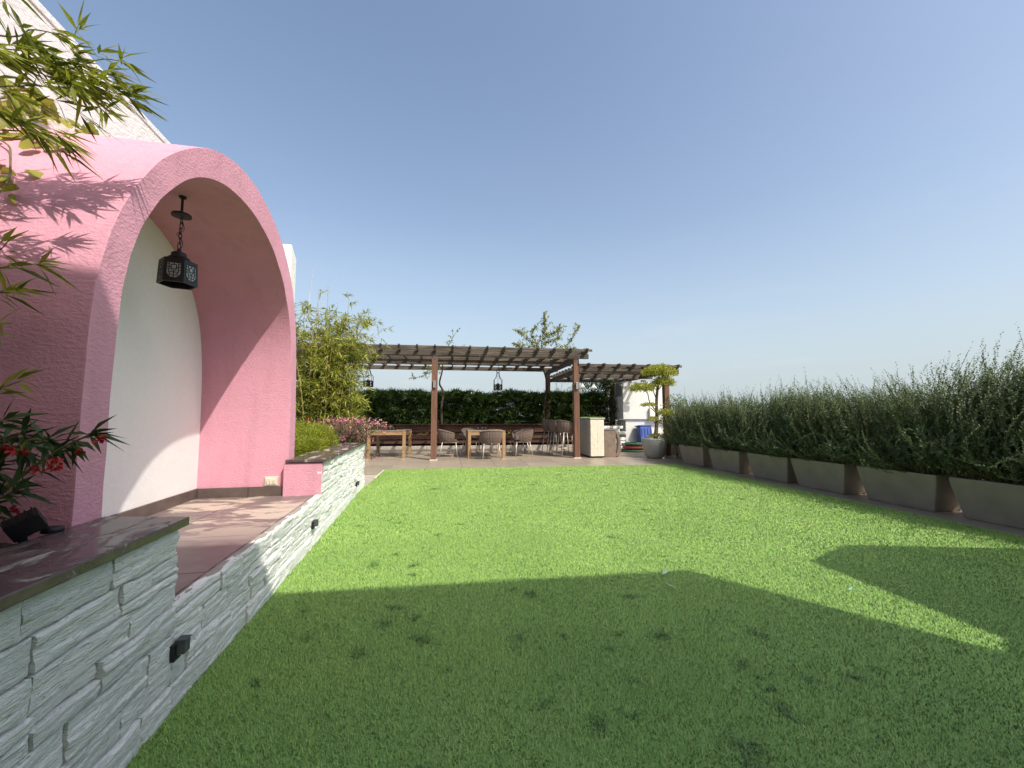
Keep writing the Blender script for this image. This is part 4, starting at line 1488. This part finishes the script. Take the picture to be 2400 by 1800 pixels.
def trough_piece(name, v, z, d, h, u0=-8.6, u1=2.1, step=2.14, mat='trough'):
    u = u0
    while u < u1 - .05:
        u2 = min(u + step, u1)
        mb = MB(); a, b = W(u + .003, v, z), W(u2 - .003, v, z)
        mb.bar(a, b, d, h); mb.build(name, M[mat], tg, bevel=.004)
        u = u2


trough_piece('rail', 3.20, .885, .12, .035)
trough_piece('board', 3.235, .80, .03, .12)
trough_piece('board', 3.235, .675, .03, .12)
trough_piece('ledge', 3.10, .555, .22, .035)
trough_piece('board', 3.02, .465, .03, .13)
trough_piece('board', 3.06, .31, .03, .12)
trough_piece('plinth', 3.02, .085, .16, .17, mat='paving_base')
mb = MB(); mb.bar(W(-8.6, 3.65, .42), W(2.1, 3.65, .42), .74, .84); mb.build('soil', M['soil'], tg)

lw_ = thing('ledge_plants', 'low yellow green plants peeping over the trough ledge', 'plants', tuple(W(-1, 3.1, .57)), FR)
lv = LV()
for u in list(rng.uniform(-8, 2, 26)):
    c_ = np.array(W(u, 3.12, .55)); nn = 14
    D = rng.normal(size=(nn, 3)) * np.array([1, .5, .3]) + np.array([0, -.1, .55])
    lv.leaves(np.tile(c_, (nn, 1)) + rng.normal(size=(nn, 3)) * .03 * np.array([1, 1, .1]), D, rng.uniform(.10, .24, nn), .025, droop=.2)
lv.build('foliage', M['l_fern'], lw_)

hd = thing('palm_hedge', 'dense dark green palm hedge growing behind the timber trough', 'hedge', tuple(W(-3, 3.9, .8)), FR)
lv = LV()
nf = 6800
for k in range(nf):
    u = rng.uniform(-8.6, 2.2)
    tops = 1.90 + .10 * noise.noise(Vector((u * 1.1, 3, 0))) + .08 * noise.noise(Vector((u * 3.1, 9, 0)))
    if u > .4: tops = tops + .0
    if rng.random() < .25: z = tops + rng.uniform(-.18, .06); v = rng.uniform(3.4, 4.3)
    else: z = rng.uniform(.82, tops); v = 3.42 + abs(rng.normal()) * .34 + .06 * math.sin(z * 5)
    c_ = np.array(W(u, v, z))
    out = unit(np.array([rng.normal() * .5, -1.0 + rng.normal() * .35, .55 + rng.normal() * .45]))
    if z > tops - .15: out = unit(np.array([rng.normal() * .5, -.35 + rng.normal() * .4, 1.0]))
    nl = rng.integers(6, 10)
    a = np.linspace(-1.15, 1.15, nl)
    side = unit(np.cross(out, [0, 0, 1.0]) + rng.normal(size=3) * .25)
    D = np.cos(a)[:, None] * out + np.sin(a)[:, None] * side + rng.normal(size=(nl, 3)) * .08
    ax = np.cross(out, side)
    lv.leaves(np.tile(c_, (nl, 1)), D, rng.uniform(.22, .37, nl), rng.uniform(.030, .046, nl), N=np.tile(ax if ax[2] > 0 else -ax, (nl, 1)), droop=rng.uniform(.1, .4), rnd=np.clip(rng.normal(.45, .25, nl), 0, 1))
lv.build('foliage', M['l_hedge'], hd)
mb = MB()
for u in np.arange(-8.4, 2.1, .3):
    p = W(u + rng.normal() * .05, 3.75 + rng.normal() * .1, 0)
    mb.tube([(p.x, p.y, .8), (p.x + rng.normal() * .06, p.y, 1.8)], [.016, .010], 5)
mb.build('canes', M['bark'], hd)

# tall feathery reeds right of the bar stools
rd = thing('feathery_reeds', 'tall feathery green reeds above the hedge behind the bar', 'reeds', tuple(W(1.0, 3.9, .8)), FR)
mb = MB(); lv = LV()
for k in range(46):
    p = np.array(W(rng.uniform(.35, 2.3), rng.uniform(3.55, 4.1), .8))
    top = p + np.array([rng.normal() * .25, rng.normal() * .15, rng.uniform(.7, 1.75)])
    cp = curve_pts([p, (p + top) / 2 + rng.normal(size=3) * .05, top], 8)
    mb.tube(cp, .005, 4, cap=False)
    nn = 26
    q = cp[rng.integers(3, 8, nn)]
    lv.leaves(q, rng.normal(size=(nn, 3)) * np.array([1, 1, .6]) + np.array([0, 0, .5]), rng.uniform(.18, .34, nn), .011, droop=.45)
mb.build('canes', M['twig'], rd, recalc=False)
lv.build('foliage', M['l_shrub'], rd)

# creeper on the rear right post of the low pergola
cr = thing('creeper', 'dark leafy creeper climbing the rear post beside the white block', 'creeper', tuple(W(2.3, 3.3, 0)), FR)
mb = MB(); lv = LV()
for k in range(9):
    b = W(2.28 + rng.normal() * .12, 3.28 + rng.normal() * .1, .1)
    pts = [b]
    for q in range(1, 6): pts.append(Vector((b.x + rng.normal() * .10 - .04 * q * rng.random(), b.y + rng.normal() * .1, .1 + 2.35 * q / 5)))
    cp = curve_pts(pts, 20)
    mb.tube(cp, .009, 5, cap=False)
    nn = 330
    P = cp[rng.integers(0, 20, nn)] + rng.normal(size=(nn, 3)) * np.array([.13, .12, .1])
    lv.leaves(P, rng.normal(size=(nn, 3)) + np.array([0, -.5, -.2]), rng.uniform(.05, .09, nn), rng.uniform(.03, .05, nn), droop=.2)
nn = 900
P = np.array([W(u, 3.3, z) for u, z in zip(rng.uniform(1.3, 2.4, nn), 2.42 - abs(rng.normal(size=nn)) * .15)]) + rng.normal(size=(nn, 3)) * .08
lv.leaves(P, rng.normal(size=(nn, 3)) + np.array([0, 0, -.5]), rng.uniform(.05, .08, nn), rng.uniform(.03, .045, nn))
mb.build('stems', M['vine_stem'], cr, recalc=False)
lv.build('foliage', M['l_creeper'], cr)

# ------------------------------------------------------------------ bougainvillea on the pergola
def bougain(name, label, stem_ctrl, shoots, leaf_n, flower_p, seed):
    global rng
    keep = rng; rng = np.random.default_rng(seed)
    t = thing(name, label, 'climber', stem_ctrl[0])
    mb = MB(); mb.tube(curve_pts(stem_ctrl, 22), np.linspace(.045, .022, 22).tolist(), 7); mb.build('stem', M['vine_stem'], t, smooth=True)
    lv = LV(); fw = LV(); tw_ = MB()
    for ctrl, dens, spread in shoots:
        cp = curve_pts(ctrl, 16)
        tw_.tube(cp, np.linspace(.013, .003, 16).tolist(), 5, cap=False)
        side_ = []
        for q in range(int(16 * min(dens, 1.2))):
            i = int(rng.integers(2, 15)); b0 = cp[i]; e0 = b0 + unit(rng.normal(size=3) + np.array([0, 0, .5])) * rng.uniform(.12, .34)
            tw_.tube([b0, e0], [.004, .0015], 3, cap=False); side_.append((b0, e0))
        nn = int(leaf_n * dens)
        tt = rng.uniform(.05, 1, nn) * 14.99
        k = tt.astype(int)
        P = cp[k] + (cp[k + 1] - cp[k]) * (tt - k)[:, None] + rng.normal(size=(nn, 3)) * spread * (1.05 - tt / 16)[:, None]
        for b0, e0 in side_:
            m_ = 16; sel = rng.integers(0, nn, m_)
            P[sel] = b0 + (e0 - b0) * rng.uniform(.1, 1.05, (m_, 1)) + rng.normal(size=(m_, 3)) * .02
        lv.leaves(P, rng.normal(size=(nn, 3)) + np.array([0, 0, .3]), rng.uniform(.05, .09, nn), rng.uniform(.03, .052, nn))
        nf_ = int(nn * flower_p)
        Q = P[rng.integers(0, nn, nf_)]
        if nf_:
            Q = np.repeat(Q, 3, 0) + rng.normal(size=(nf_ * 3, 3)) * .02
            fw.leaves(Q, rng.normal(size=(nf_ * 3, 3)), .045, .03)
    tw_.build('shoots', M['twig'], t, recalc=False)
    lv.build('foliage', M['l_bougain'], t)
    if fw.V: fw.build('flowers', M['f_magenta'], t)
    rng = keep


pb = W(-.12, 3.42)
bougain('bougainvillea', 'leafy bougainvillea with pink flowers rising above the pergola right end', [(pb.x, pb.y, 0), (pb.x - .08, pb.y - .05, 1.2), (pb.x + .03, pb.y - .1, 2.4), (4.05, 14.3, 3.2), (4.1, 14.2, 3.7)],
        [([(4.05, 14.2, 3.2), (4.1, 14.15, 3.9), (4.18, 14.1, 4.4), (4.15, 14.1, 4.85)], 1.5, .09),
         ([(4.05, 14.2, 3.3), (3.7, 14.0, 3.7), (3.3, 13.9, 4.0), (3.05, 13.8, 4.15)], 1.0, .07),
         ([(4.05, 14.2, 3.2), (3.6, 14.0, 3.5), (3.2, 13.9, 3.6), (2.95, 13.8, 3.65)], 1.0, .08),
         ([(4.1, 14.2, 3.9), (4.4, 14.1, 4.1), (4.65, 14.0, 4.2), (4.7, 14, 4.45)], 1.0, .09),
         ([(4.1, 14.2, 3.7), (4.45, 14.0, 3.85), (4.7, 14, 3.95)], .7, .07),
         ([(4.05, 14.2, 3.2), (4.5, 14.0, 3.5), (5.0, 13.9, 3.75), (5.2, 13.8, 4.1), (5.38, 13.8, 4.4)], 1.1, .05),
         ([(4.0, 14.2, 3.2), (4.5, 13.9, 3.4), (5.0, 13.6, 3.45), (5.4, 13.5, 3.4)], 1.3, .10),
         ([(4.0, 14.2, 3.2), (3.9, 13.9, 3.55), (3.6, 13.7, 4.0), (3.75, 13.6, 4.25)], .8, .07)], 420, .02, 5)
pb = W(-3.75, 3.42)
bougain('climbing_vine', 'thin dark vine stem beside the middle pergola post with sparse leaves', [(.62, 14.65, .8), (.60, 14.6, 1.5), (.66, 14.6, 2.0), (.52, 14.6, 2.3), (.60, 14.6, 2.7), (.62, 14.5, 2.95)],
        [([(.6, 14.5, 2.7), (.2, 14.4, 2.65), (-.15, 14.3, 2.5), (-.5, 14.2, 2.42)], .35, .05),
         ([(.6, 14.5, 2.9), (.2, 14.4, 2.75), (-.1, 14.4, 2.6)], .25, .06),
         ([(.6, 14.5, 2.95), (.8, 14.5, 3.6), (1.0, 14.5, 4.0), (1.2, 14.5, 4.3)], .35, .03),
         ([(.7, 14.5, 3.1), (1.2, 14.4, 3.55), (1.5, 14.3, 3.5)], .2, .03)], 240, .008, 6)

# ------------------------------------------------------------------ bamboo beyond the arch
bb = thing('bamboo', 'tall light green bamboo clump rising behind the pink arch', 'bamboo', (-1.85, 8.3, 0))
keep = rng; rng = np.random.default_rng(77)
mb = MB(); lv = LV(); tw_ = MB()
culms = []
for k in range(52):
    bx, by = -1.85 + rng.normal() * .30, 8.35 + rng.normal() * .28
    hgt = rng.uniform(1.9, 3.35)
    lean = np.array([rng.normal() * .25 - .03, rng.normal() * .2])
    culms.append(([(bx, by, .0), (bx + lean[0] * .3, by + lean[1] * .3, hgt * .5), (bx + lean[0], by + lean[1], hgt)], 1.0))
culms += [([(-1.7, 8.2, 0), (-1.55, 8.2, 1.6), (-1.25, 8.1, 2.6), (-.95, 8.0, 2.95), (-.82, 8.0, 2.6)], .5), ([(-1.7, 8.3, 0), (-1.6, 8.2, 1.7), (-1.35, 8.1, 2.5), (-1.1, 8.0, 2.55), (-.95, 8.0, 2.25)], .7),
          ([(-1.8, 8.2, 0), (-1.75, 8.1, 2.0), (-1.75, 8.0, 3.55)], .35), ([(-1.6, 8.2, 0), (-1.5, 8.2, 2.0), (-1.38, 8.0, 3.3)], .22), ([(-2.0, 8.0, 0), (-2.0, 8.0, 2.0), (-1.9, 8.0, 3.4)], .05)]
for ctrl, dens in culms:
    cp = curve_pts(ctrl, 24)
    mb.tube(cp, np.linspace(.010, .003, 24).tolist(), 5, cap=False)
    nb = int(46 * dens)
    for q in range(nb):
        i = int(rng.integers(5, 24))
        p = cp[i]
        d = unit(np.array([rng.normal() + .15, rng.normal() - .25, .25 + rng.normal() * .3]))
        ln_ = rng.uniform(.10, .36)
        e = p + d * ln_ - np.array([0, 0, ln_ * .25])
        if q % 3 == 0: tw_.tube([p, (p + e) / 2 + np.array([0, 0, .03]), e], .0025, 3, cap=False)
        for f in (.5, 1.0):
            nl = int(rng.integers(5, 9))
            c_ = p + (e - p) * f
            D = d * .9 + rng.normal(size=(nl, 3)) * .6 + np.array([0, 0, -.1])
            lv.leaves(np.tile(c_, (nl, 1)), D, rng.uniform(.09, .18, nl), rng.uniform(.013, .021, nl), droop=.2, rnd=np.clip(rng.normal(.5, .25, nl), 0, 1))
mb.build('culms', M['culm'], bb, recalc=False)
tw_.build('twigs', M['twig'], bb, recalc=False)
lv.build('foliage', M['l_bamboo_far'], bb)
mb = MB()
for a, b in (((-2.05, 8.1, 2.6), (-1.45, 8.0, 4.0)), ((-2.1, 8.1, 2.8), (-1.95, 8.0, 4.15)), ((-2.05, 8.1, 2.7), (-2.0, 8.0, 3.9)), ((-1.95, 8.1, 1.6), (-1.84, 8.0, 3.5))):
    mb.tube(curve_pts([a, ((a[0] + b[0]) / 2 - .05, a[1], (a[2] + b[2]) / 2 + .05), b], 8), np.linspace(.004, .001, 8).tolist(), 4, cap=False)
mb.build('dry_canes', M['socket'], bb, recalc=False)
rng = keep

# feathery bush and magenta flowers in the far planter
fb = thing('feathery_bush', 'rounded yellow green feathery bush on the far planter cap', 'bush', (-1.55, 5.5, .7))
lv = LV(); nn = 15000
d = unit(rng.normal(size=(nn, 3))); d[:, 2] = abs(d[:, 2])
cs = np.array([(-1.62, 5.15, .70), (-1.55, 5.8, .72), (-1.45, 6.4, .72), (-1.62, 6.6, .7), (-1.38, 5.6, .68)])
rr_ = np.array([(.34, .42, .36), (.32, .42, .37), (.26, .36, .34), (.34, .4, .36), (.18, .3, .22)])
k = rng.integers(0, 5, nn)
P = cs[k] + d * rr_[k] * (rng.random((nn, 1)) ** .35)
lv.leaves(P, d * .8 + rng.normal(size=(nn, 3)) * .6 + np.array([0, 0, .25]), rng.uniform(.04, .09, nn), rng.uniform(.005, .009, nn), droop=.15, rnd=np.clip(rng.normal(.5, .22, nn), 0, 1))
lv.build('foliage', M['l_fern'], fb)
mb = MB()
for q in range(60):
    c_ = cs[q % 5]
    dd = unit(rng.normal(size=3)); dd[2] = abs(dd[2])
    mb.tube([(c_[0], c_[1], .68), c_ + dd * rr_[q % 5] * .9], .003, 3, cap=False)
mb.build('stems', M['twig'], fb, recalc=False)

mg = thing('flowering_bush', 'magenta flowering bush spilling over the far end of the planter', 'bush', (-1.2, 7.3, .7))
lv = LV(); fw = LV(); fd = LV(); mb = MB()
for q in range(210):
    b = np.array([rng.uniform(-1.6, -1.0), rng.uniform(6.9, 7.6), .72])
    o_ = np.array([rng.normal() * .22 + .08, rng.normal() * .18 + .05, rng.uniform(.08, .42)])
    if rng.random() < .18: o_ = np.array([rng.uniform(.15, .42), rng.uniform(-.1, .3), rng.uniform(-.35, .15)])
    e = b + o_
    mb.tube(curve_pts([b, b + o_ * .5 + np.array([0, 0, .06]), e], 5), .0025, 3, cap=False)
    nn = 14
    P = b + o_ * rng.uniform(.2, .95, (nn, 1)) + rng.normal(size=(nn, 3)) * .03
    lv.leaves(P, rng.normal(size=(nn, 3)) + np.array([0, 0, .3]), rng.uniform(.03, .06, nn), rng.uniform(.006, .014, nn))
    nf_ = 9
    F = e + rng.normal(size=(nf_, 3)) * .018
    (fd if rng.random() < .45 else fw).leaves(F, rng.normal(size=(nf_, 3)), rng.uniform(.025, .045, nf_), rng.uniform(.015, .025, nf_))
mb.build('stems', M['twig'], mg, recalc=False)
lv.build('foliage', M['l_creeper'], mg)
fw.build('flowers', M['f_magenta'], mg)
fd.build('faded_flowers', M['f_pinkdry'], mg)

rp = thing('red_flower_plant', 'small red flowered plant between the arch and the bamboo', 'plant', (-1.75, 6.9, .7))
lv = LV(); nn = 260
P = np.array([-1.78, 7.0, .9]) + rng.normal(size=(nn, 3)) * np.array([.10, .12, .15])
lv.leaves(P, rng.normal(size=(nn, 3)) + np.array([0, 0, .3]), .09, .018); lv.build('foliage', M['l_balsam'], rp)
lv = LV()
for z, x in ((1.10, -1.74), (1.16, -1.72), (1.08, -1.68)):
    lv.leaves(np.tile([x, 6.85, z], (12, 1)), rng.normal(size=(12, 3)), .035, .025)
lv.build('flowers', M['f_red'], rp)
mb = MB(); mb.tube([(-1.76, 6.95, .68), (-1.74, 6.9, 1.1)], .006, 5); mb.build('stem', M['twig'], rp)

# ------------------------------------------------------------------ near bamboo (top left)
nb_ = thing('bamboo', 'dark leaved bamboo sprays hanging over the arch from the left edge', 'bamboo', (-1.75, 1.45, .7))
keep = rng; rng = np.random.default_rng(21)
SPR = [([(-1.75, 1.45, 2.2), (-1.541, 1.7, 2.407), (-1.508, 1.75, 2.438), (-1.384, 1.8, 2.456), (-1.267, 1.85, 2.459), (-1.17, 1.87, 2.475)], 17, 6, 1.0),
       ([(-1.7, 1.5, 2.3), (-1.541, 1.7, 2.40), (-1.44, 1.76, 2.44), (-1.32, 1.80, 2.43), (-1.20, 1.84, 2.43)], 13, 6, 1.0),
       ([(-1.75, 1.45, 2.3), (-1.489, 1.72, 2.504), (-1.422, 1.75, 2.571), (-1.329, 1.78, 2.593), (-1.309, 1.78, 2.634)], 4, 6, .9),
       ([(-1.75, 1.45, 2.3), (-1.636, 1.78, 2.52), (-1.556, 1.8, 2.52), (-1.447, 1.8, 2.52), (-1.33, 1.8, 2.50)], 13, 6, .9),
       ([(-1.7, 1.5, 2.1), (-1.532, 1.7, 2.29), (-1.5, 1.75, 2.337), (-1.408, 1.8, 2.394), (-1.309, 1.82, 2.398), (-1.235, 1.84, 2.345)], 14, 6, .95),
       ([(-1.7, 1.45, 2.1), (-1.487, 1.65, 2.257), (-1.435, 1.68, 2.225), (-1.371, 1.7, 2.178), (-1.307, 1.72, 2.168), (-1.27, 1.74, 2.14)], 13, 6, .95),
       ([(-1.384, 1.8, 2.456), (-1.329, 1.8, 2.48), (-1.254, 1.82, 2.549), (-1.19, 1.84, 2.57)], 4, 6, .85),
       ([(-1.65, 1.5, 2.5), (-1.51, 1.7, 2.65), (-1.459, 1.7, 2.586), (-1.419, 1.7, 2.533)], 4, 3, .9),
       ([(-1.7, 1.5, 1.5), (-1.498, 1.75, 1.666), (-1.449, 1.75, 1.676), (-1.352, 1.75, 1.696), (-1.33, 1.75, 1.69)], 6, 3, .9),
       ([(-1.7, 1.5, 1.4), (-1.491, 1.75, 1.578), (-1.442, 1.75, 1.587), (-1.40, 1.75, 1.597)], 4, 3, .8),
       ([(-1.7, 1.5, 1.3), (-1.483, 1.75, 1.471), (-1.445, 1.75, 1.474)], 3, 2, .8),
       ([(-1.65, 1.5, 1.15), (-1.439, 1.72, 1.236), (-1.392, 1.72, 1.255), (-1.34, 1.72, 1.28)], 3, 4, .8),
       ([(-1.7, 1.5, 1.55), (-1.502, 1.75, 1.71), (-1.454, 1.75, 1.74), (-1.435, 1.75, 1.767)], 2, 3, .7)]
mb = MB(); lv = LV()
for bx, by, h_ in ((-1.78, 1.42, 2.6), (-1.70, 1.50, 2.45), (-1.84, 1.30, 2.9), (-1.66, 1.40, 1.7)):
    mb.tube(curve_pts([(bx, by, .68), (bx - .02, by + .02, 1.6), (bx + .05, by + .06, h_)], 14), np.linspace(.013, .006, 14).tolist(), 7)
mb.build('culms', M['culm'], nb_, smooth=True)
tw_ = MB()
for ctrl, ncl, nl, ls in SPR:
    cp = curve_pts(ctrl, 30)
    tw_.tube(cp, np.linspace(.0035, .0012, 30).tolist(), 5, cap=False)
    upper = ctrl[-1][2] > 2.0
    for c_ in range(ncl):
        f = (c_ + .6) / ncl
        i = int(9 + f * 20) if c_ < ncl - 1 else 29
        i = min(i, 28)
        p = cp[i] + (rng.normal(size=3) * np.array([.02, .035, .028]) if upper and c_ < ncl - 1 else 0)
        ax = unit(cp[i + 1] - cp[i])
        n_ = nl + (2 if c_ == ncl - 1 else 0)
        spread = rng.normal(size=(n_, 3)) * np.array([.45, .55, .5])
        if c_ == ncl - 1: D = ax * 1.0 + spread * 1.0
        else: D = ax * .75 + np.array([.25, .05, -.28]) * (1 if upper else .3) + spread * .95
        L_ = rng.uniform(.075, .15, n_) * ls
        lv.leaves(np.tile(p, (n_, 1)) + rng.normal(size=(n_, 3)) * .006, D, L_, rng.uniform(.0115, .017, n_), droop=.12, fold=.15, rnd=np.clip(rng.normal(.42, .24, n_), 0, 1), mid=.38)
for k in range(520):  # unseen leaves and canes left of frame, added to darken the arch's outer wall
    p = np.array([rng.uniform(-2.15, -1.66), rng.uniform(.3, 1.7), rng.uniform(.8, 2.3)])
    n_ = 9
    lv.leaves(np.tile(p, (n_, 1)), np.array([.1, .1, -.4]) + rng.normal(size=(n_, 3)) * .6, rng.uniform(.10, .17, n_), rng.uniform(.012, .018, n_))
for k in range(8):
    p = np.array([rng.uniform(-2.1, -1.75), rng.uniform(.3, 1.5), .68])
    tw_.tube([p, p + np.array([.02, .02, 1.2]), p + np.array([.08, .05, 2.2])], [.012, .010, .005], 6)
tw_.build('twigs', M['twig'], nb_, recalc=False)
lv.build('foliage', M['l_bamboo'], nb_)
rng = keep

# round leaved vine creeping over the arch top
vn = thing('creeping_vine', 'yellow green round leaved vine creeping over the arch top', 'vine', (-2.1, 2.4, 2.5))
keep = rng; rng = np.random.default_rng(31)


def vault_z(y):
    return float(np.interp(y, [p[0] for p in OUT[:46]], [p[1] for p in OUT[:46]]))


mb = MB(); lv = LV()
paths = [[(-2.14, 2.25, 2.50), (-2.13, 2.45, 2.66), (-2.13, 2.65, 2.80), (-2.13, 2.9, 2.93), (-2.13, 3.15, 2.99), (-2.13, 3.32, 3.03)],
         [(-2.15, 2.10, 2.45), (-2.15, 2.35, 2.62), (-2.15, 2.6, 2.86), (-2.15, 2.85, 2.96)],
         [(-2.1, 2.30, 2.50), (-1.95, 2.24, 2.43), (-1.82, 2.18, 2.36), (-1.74, 2.10, 2.25), (-1.68, 2.03, 2.13), (-1.67, 1.985, 2.05)],
         [(-2.1, 2.2, 2.42), (-1.95, 2.14, 2.31), (-1.84, 2.06, 2.19), (-1.78, 2.0, 2.08)],
         [(-2.0, 2.3, 2.49), (-1.85, 2.3, 2.50), (-1.75, 2.27, 2.46), (-1.66, 2.22, 2.40)]]
for k, pth in enumerate(paths):
    cp = curve_pts(pth, 26)
    mb.tube(cp, .004, 5, cap=False)
    on_wall = k < 2
    nn = 46 if on_wall else 19
    for q in range(nn):
        p = cp[int((q + .5) / nn * 25)] + rng.normal(size=3) * (.03 if on_wall else .022)
        if on_wall:
            p[0] = -2.165 + rng.uniform(.0, .06)
            N_ = np.array([1.0, rng.normal() * .4 - .2, .3 + rng.normal() * .4]); D = np.array([rng.normal() * .3, rng.normal(), rng.normal() * .6 + .4])
        else:
            p[2] = vault_z(p[1]) + rng.uniform(.012, .06)
            if p[1] < 1.95: p[1] = 1.95
            N_ = np.array([rng.normal() * .4, -.8 + rng.normal() * .3, .7 + rng.normal() * .3]); D = np.array([rng.normal() + .3, rng.normal() * .5, rng.normal() * .5 - .3])
        s_ = rng.uniform(.05, .085)
        lv.ovals(p[None], D[None], s_, s_ * .85, N_[None])
mb.build('stems', M['twig'], vn, recalc=False)
lv.build('foliage', M['l_vine'], vn)
rng = keep

# red balsam in the near planter
bp = thing('balsam_plant', 'balsam plant with narrow dark leaves and red flowers beside the arch foot', 'plant', (-1.45, 1.6, .7))
keep = rng; rng = np.random.default_rng(51)
mb = MB(); lv = LV(); fw = LV(); bd = LV()
stems = [[(-1.48, 1.60, .68), (-1.36, 1.62, .84), (-1.261, 1.64, .96), (-1.17, 1.655, 1.05), (-1.09, 1.66, 1.10)],
         [(-1.50, 1.62, .68), (-1.42, 1.64, .85), (-1.34, 1.66, 1.0), (-1.26, 1.66, 1.08), (-1.2, 1.66, 1.08)],
         [(-1.50, 1.58, .68), (-1.45, 1.60, .9), (-1.38, 1.63, 1.08), (-1.32, 1.65, 1.15)],
         [(-1.46, 1.56, .68), (-1.38, 1.57, .8), (-1.30, 1.58, .88), (-1.24, 1.6, .93)],
         [(-1.52, 1.66, .68), (-1.46, 1.7, .9), (-1.40, 1.72, 1.05), (-1.33, 1.73, 1.10)],
         [(-1.55, 1.5, .68), (-1.47, 1.52, .9), (-1.38, 1.55, 1.02), (-1.30, 1.58, 1.0)]]
for pth in stems:
    cp = curve_pts(pth, 20)
    mb.tube(cp, np.linspace(.007, .003, 20).tolist(), 7)
    for i in range(4, 20):
        nn = 3 if i < 19 else 8
        ax = unit(cp[min(i + 1, 19)] - cp[i - 1])
        D = ax * .7 + rng.normal(size=(nn, 3)) * .75
        lv.leaves(np.tile(cp[i], (nn, 1)), D, rng.uniform(.065, .12, nn), rng.uniform(.012, .02, nn), droop=.15, fold=.18)
    for i in (9, 13, 15):
        bd.leaves(np.tile(cp[i] + rng.normal(size=3) * .01, (5, 1)), np.array([0, -.2, -1.0]) + rng.normal(size=(5, 3)) * .25, .03, .010)
for f in ((-1.278, 1.62, 1.06), (-1.262, 1.615, 1.055), (-1.235, 1.62, 1.045), (-1.153, 1.62, 1.021), (-1.142, 1.62, .998), (-1.16, 1.615, 1.0), (-1.085, 1.62, 1.048), (-1.038, 1.63, 1.088), (-1.203, 1.62, .994), (-1.245, 1.62, .873)):
    nn = 16
    fw.leaves(np.tile(f, (nn, 1)) + rng.normal(size=(nn, 3)) * .004, rng.normal(size=(nn, 3)), rng.uniform(.010, .018, nn), rng.uniform(.010, .015, nn))
    mb.tube([f, (f[0] - .02, f[1] + .01, f[2] + .03)], .0015, 4)
mb.build('stems', M['twig'], bp, smooth=True)
lv.build('foliage', M['l_balsam'], bp)
bd.build('seed_pods', M['l_fern'], bp)['kind'] = 'stuff'
fw.build('flowers', M['f_red'], bp)['kind'] = 'stuff'
rng = keep

# ------------------------------------------------------------------ litter on the lawn
for (x, y, a, c_, lb) in ((1.684, 2.787, .4, 'opal', 'pale curled leaf just inside the shade edge on the lawn'), (1.645, 2.548, 2.2, 'opal', 'torn pale leaf farther into the shade on the lawn'),
                          (1.773, 3.073, 2.5, 'lit', 'tiny teal scrap on the sunlit lawn by the shade edge'), (2.719, 2.292, .2, 'lit', 'tiny teal scrap in the narrow sunlit wedge')):
    lv = LV()
    if c_ == 'lit' and 'lit_m' not in M: M['lit_m'] = plain('teal_scrap', (.30, .55, .48), .6, .05, 10, 0)
    d = np.array([math.cos(a), math.sin(a), .1])
    L_ = .085 if c_ == 'opal' else .055
    lv.leaves([(x, y, .036)], [d], L_, L_ * .3, N=np.array([[.3, .1, 1.0]]), droop=-.15)
    if 'torn' in lb: lv.leaves([(x + .01, y, .05)], [np.array([-d[1], d[0], .2])], L_ * .6, L_ * .4, N=np.array([[0, .2, 1.0]]), droop=-.1)
    o = lv.build('fallen_leaf' if c_ == 'opal' else 'litter_scrap', M['opal'] if c_ == 'opal' else M['lit_m'])
    tag(o, lb, 'leaf' if c_ == 'opal' else 'litter')
# dry twig caught in the alcove floor corner
cp = curve_pts([(-1.12, 2.06, .425), (-1.06, 2.09, .43), (-1.04, 2.03, .435), (-1.1, 2.0, .425)], 12)
tag(MB().tube(cp, .003, 5).build('dry_twig', M['bark']), 'dry brown twig lying where the two stone walls meet', 'twig')
print('objects', len(bpy.data.objects))
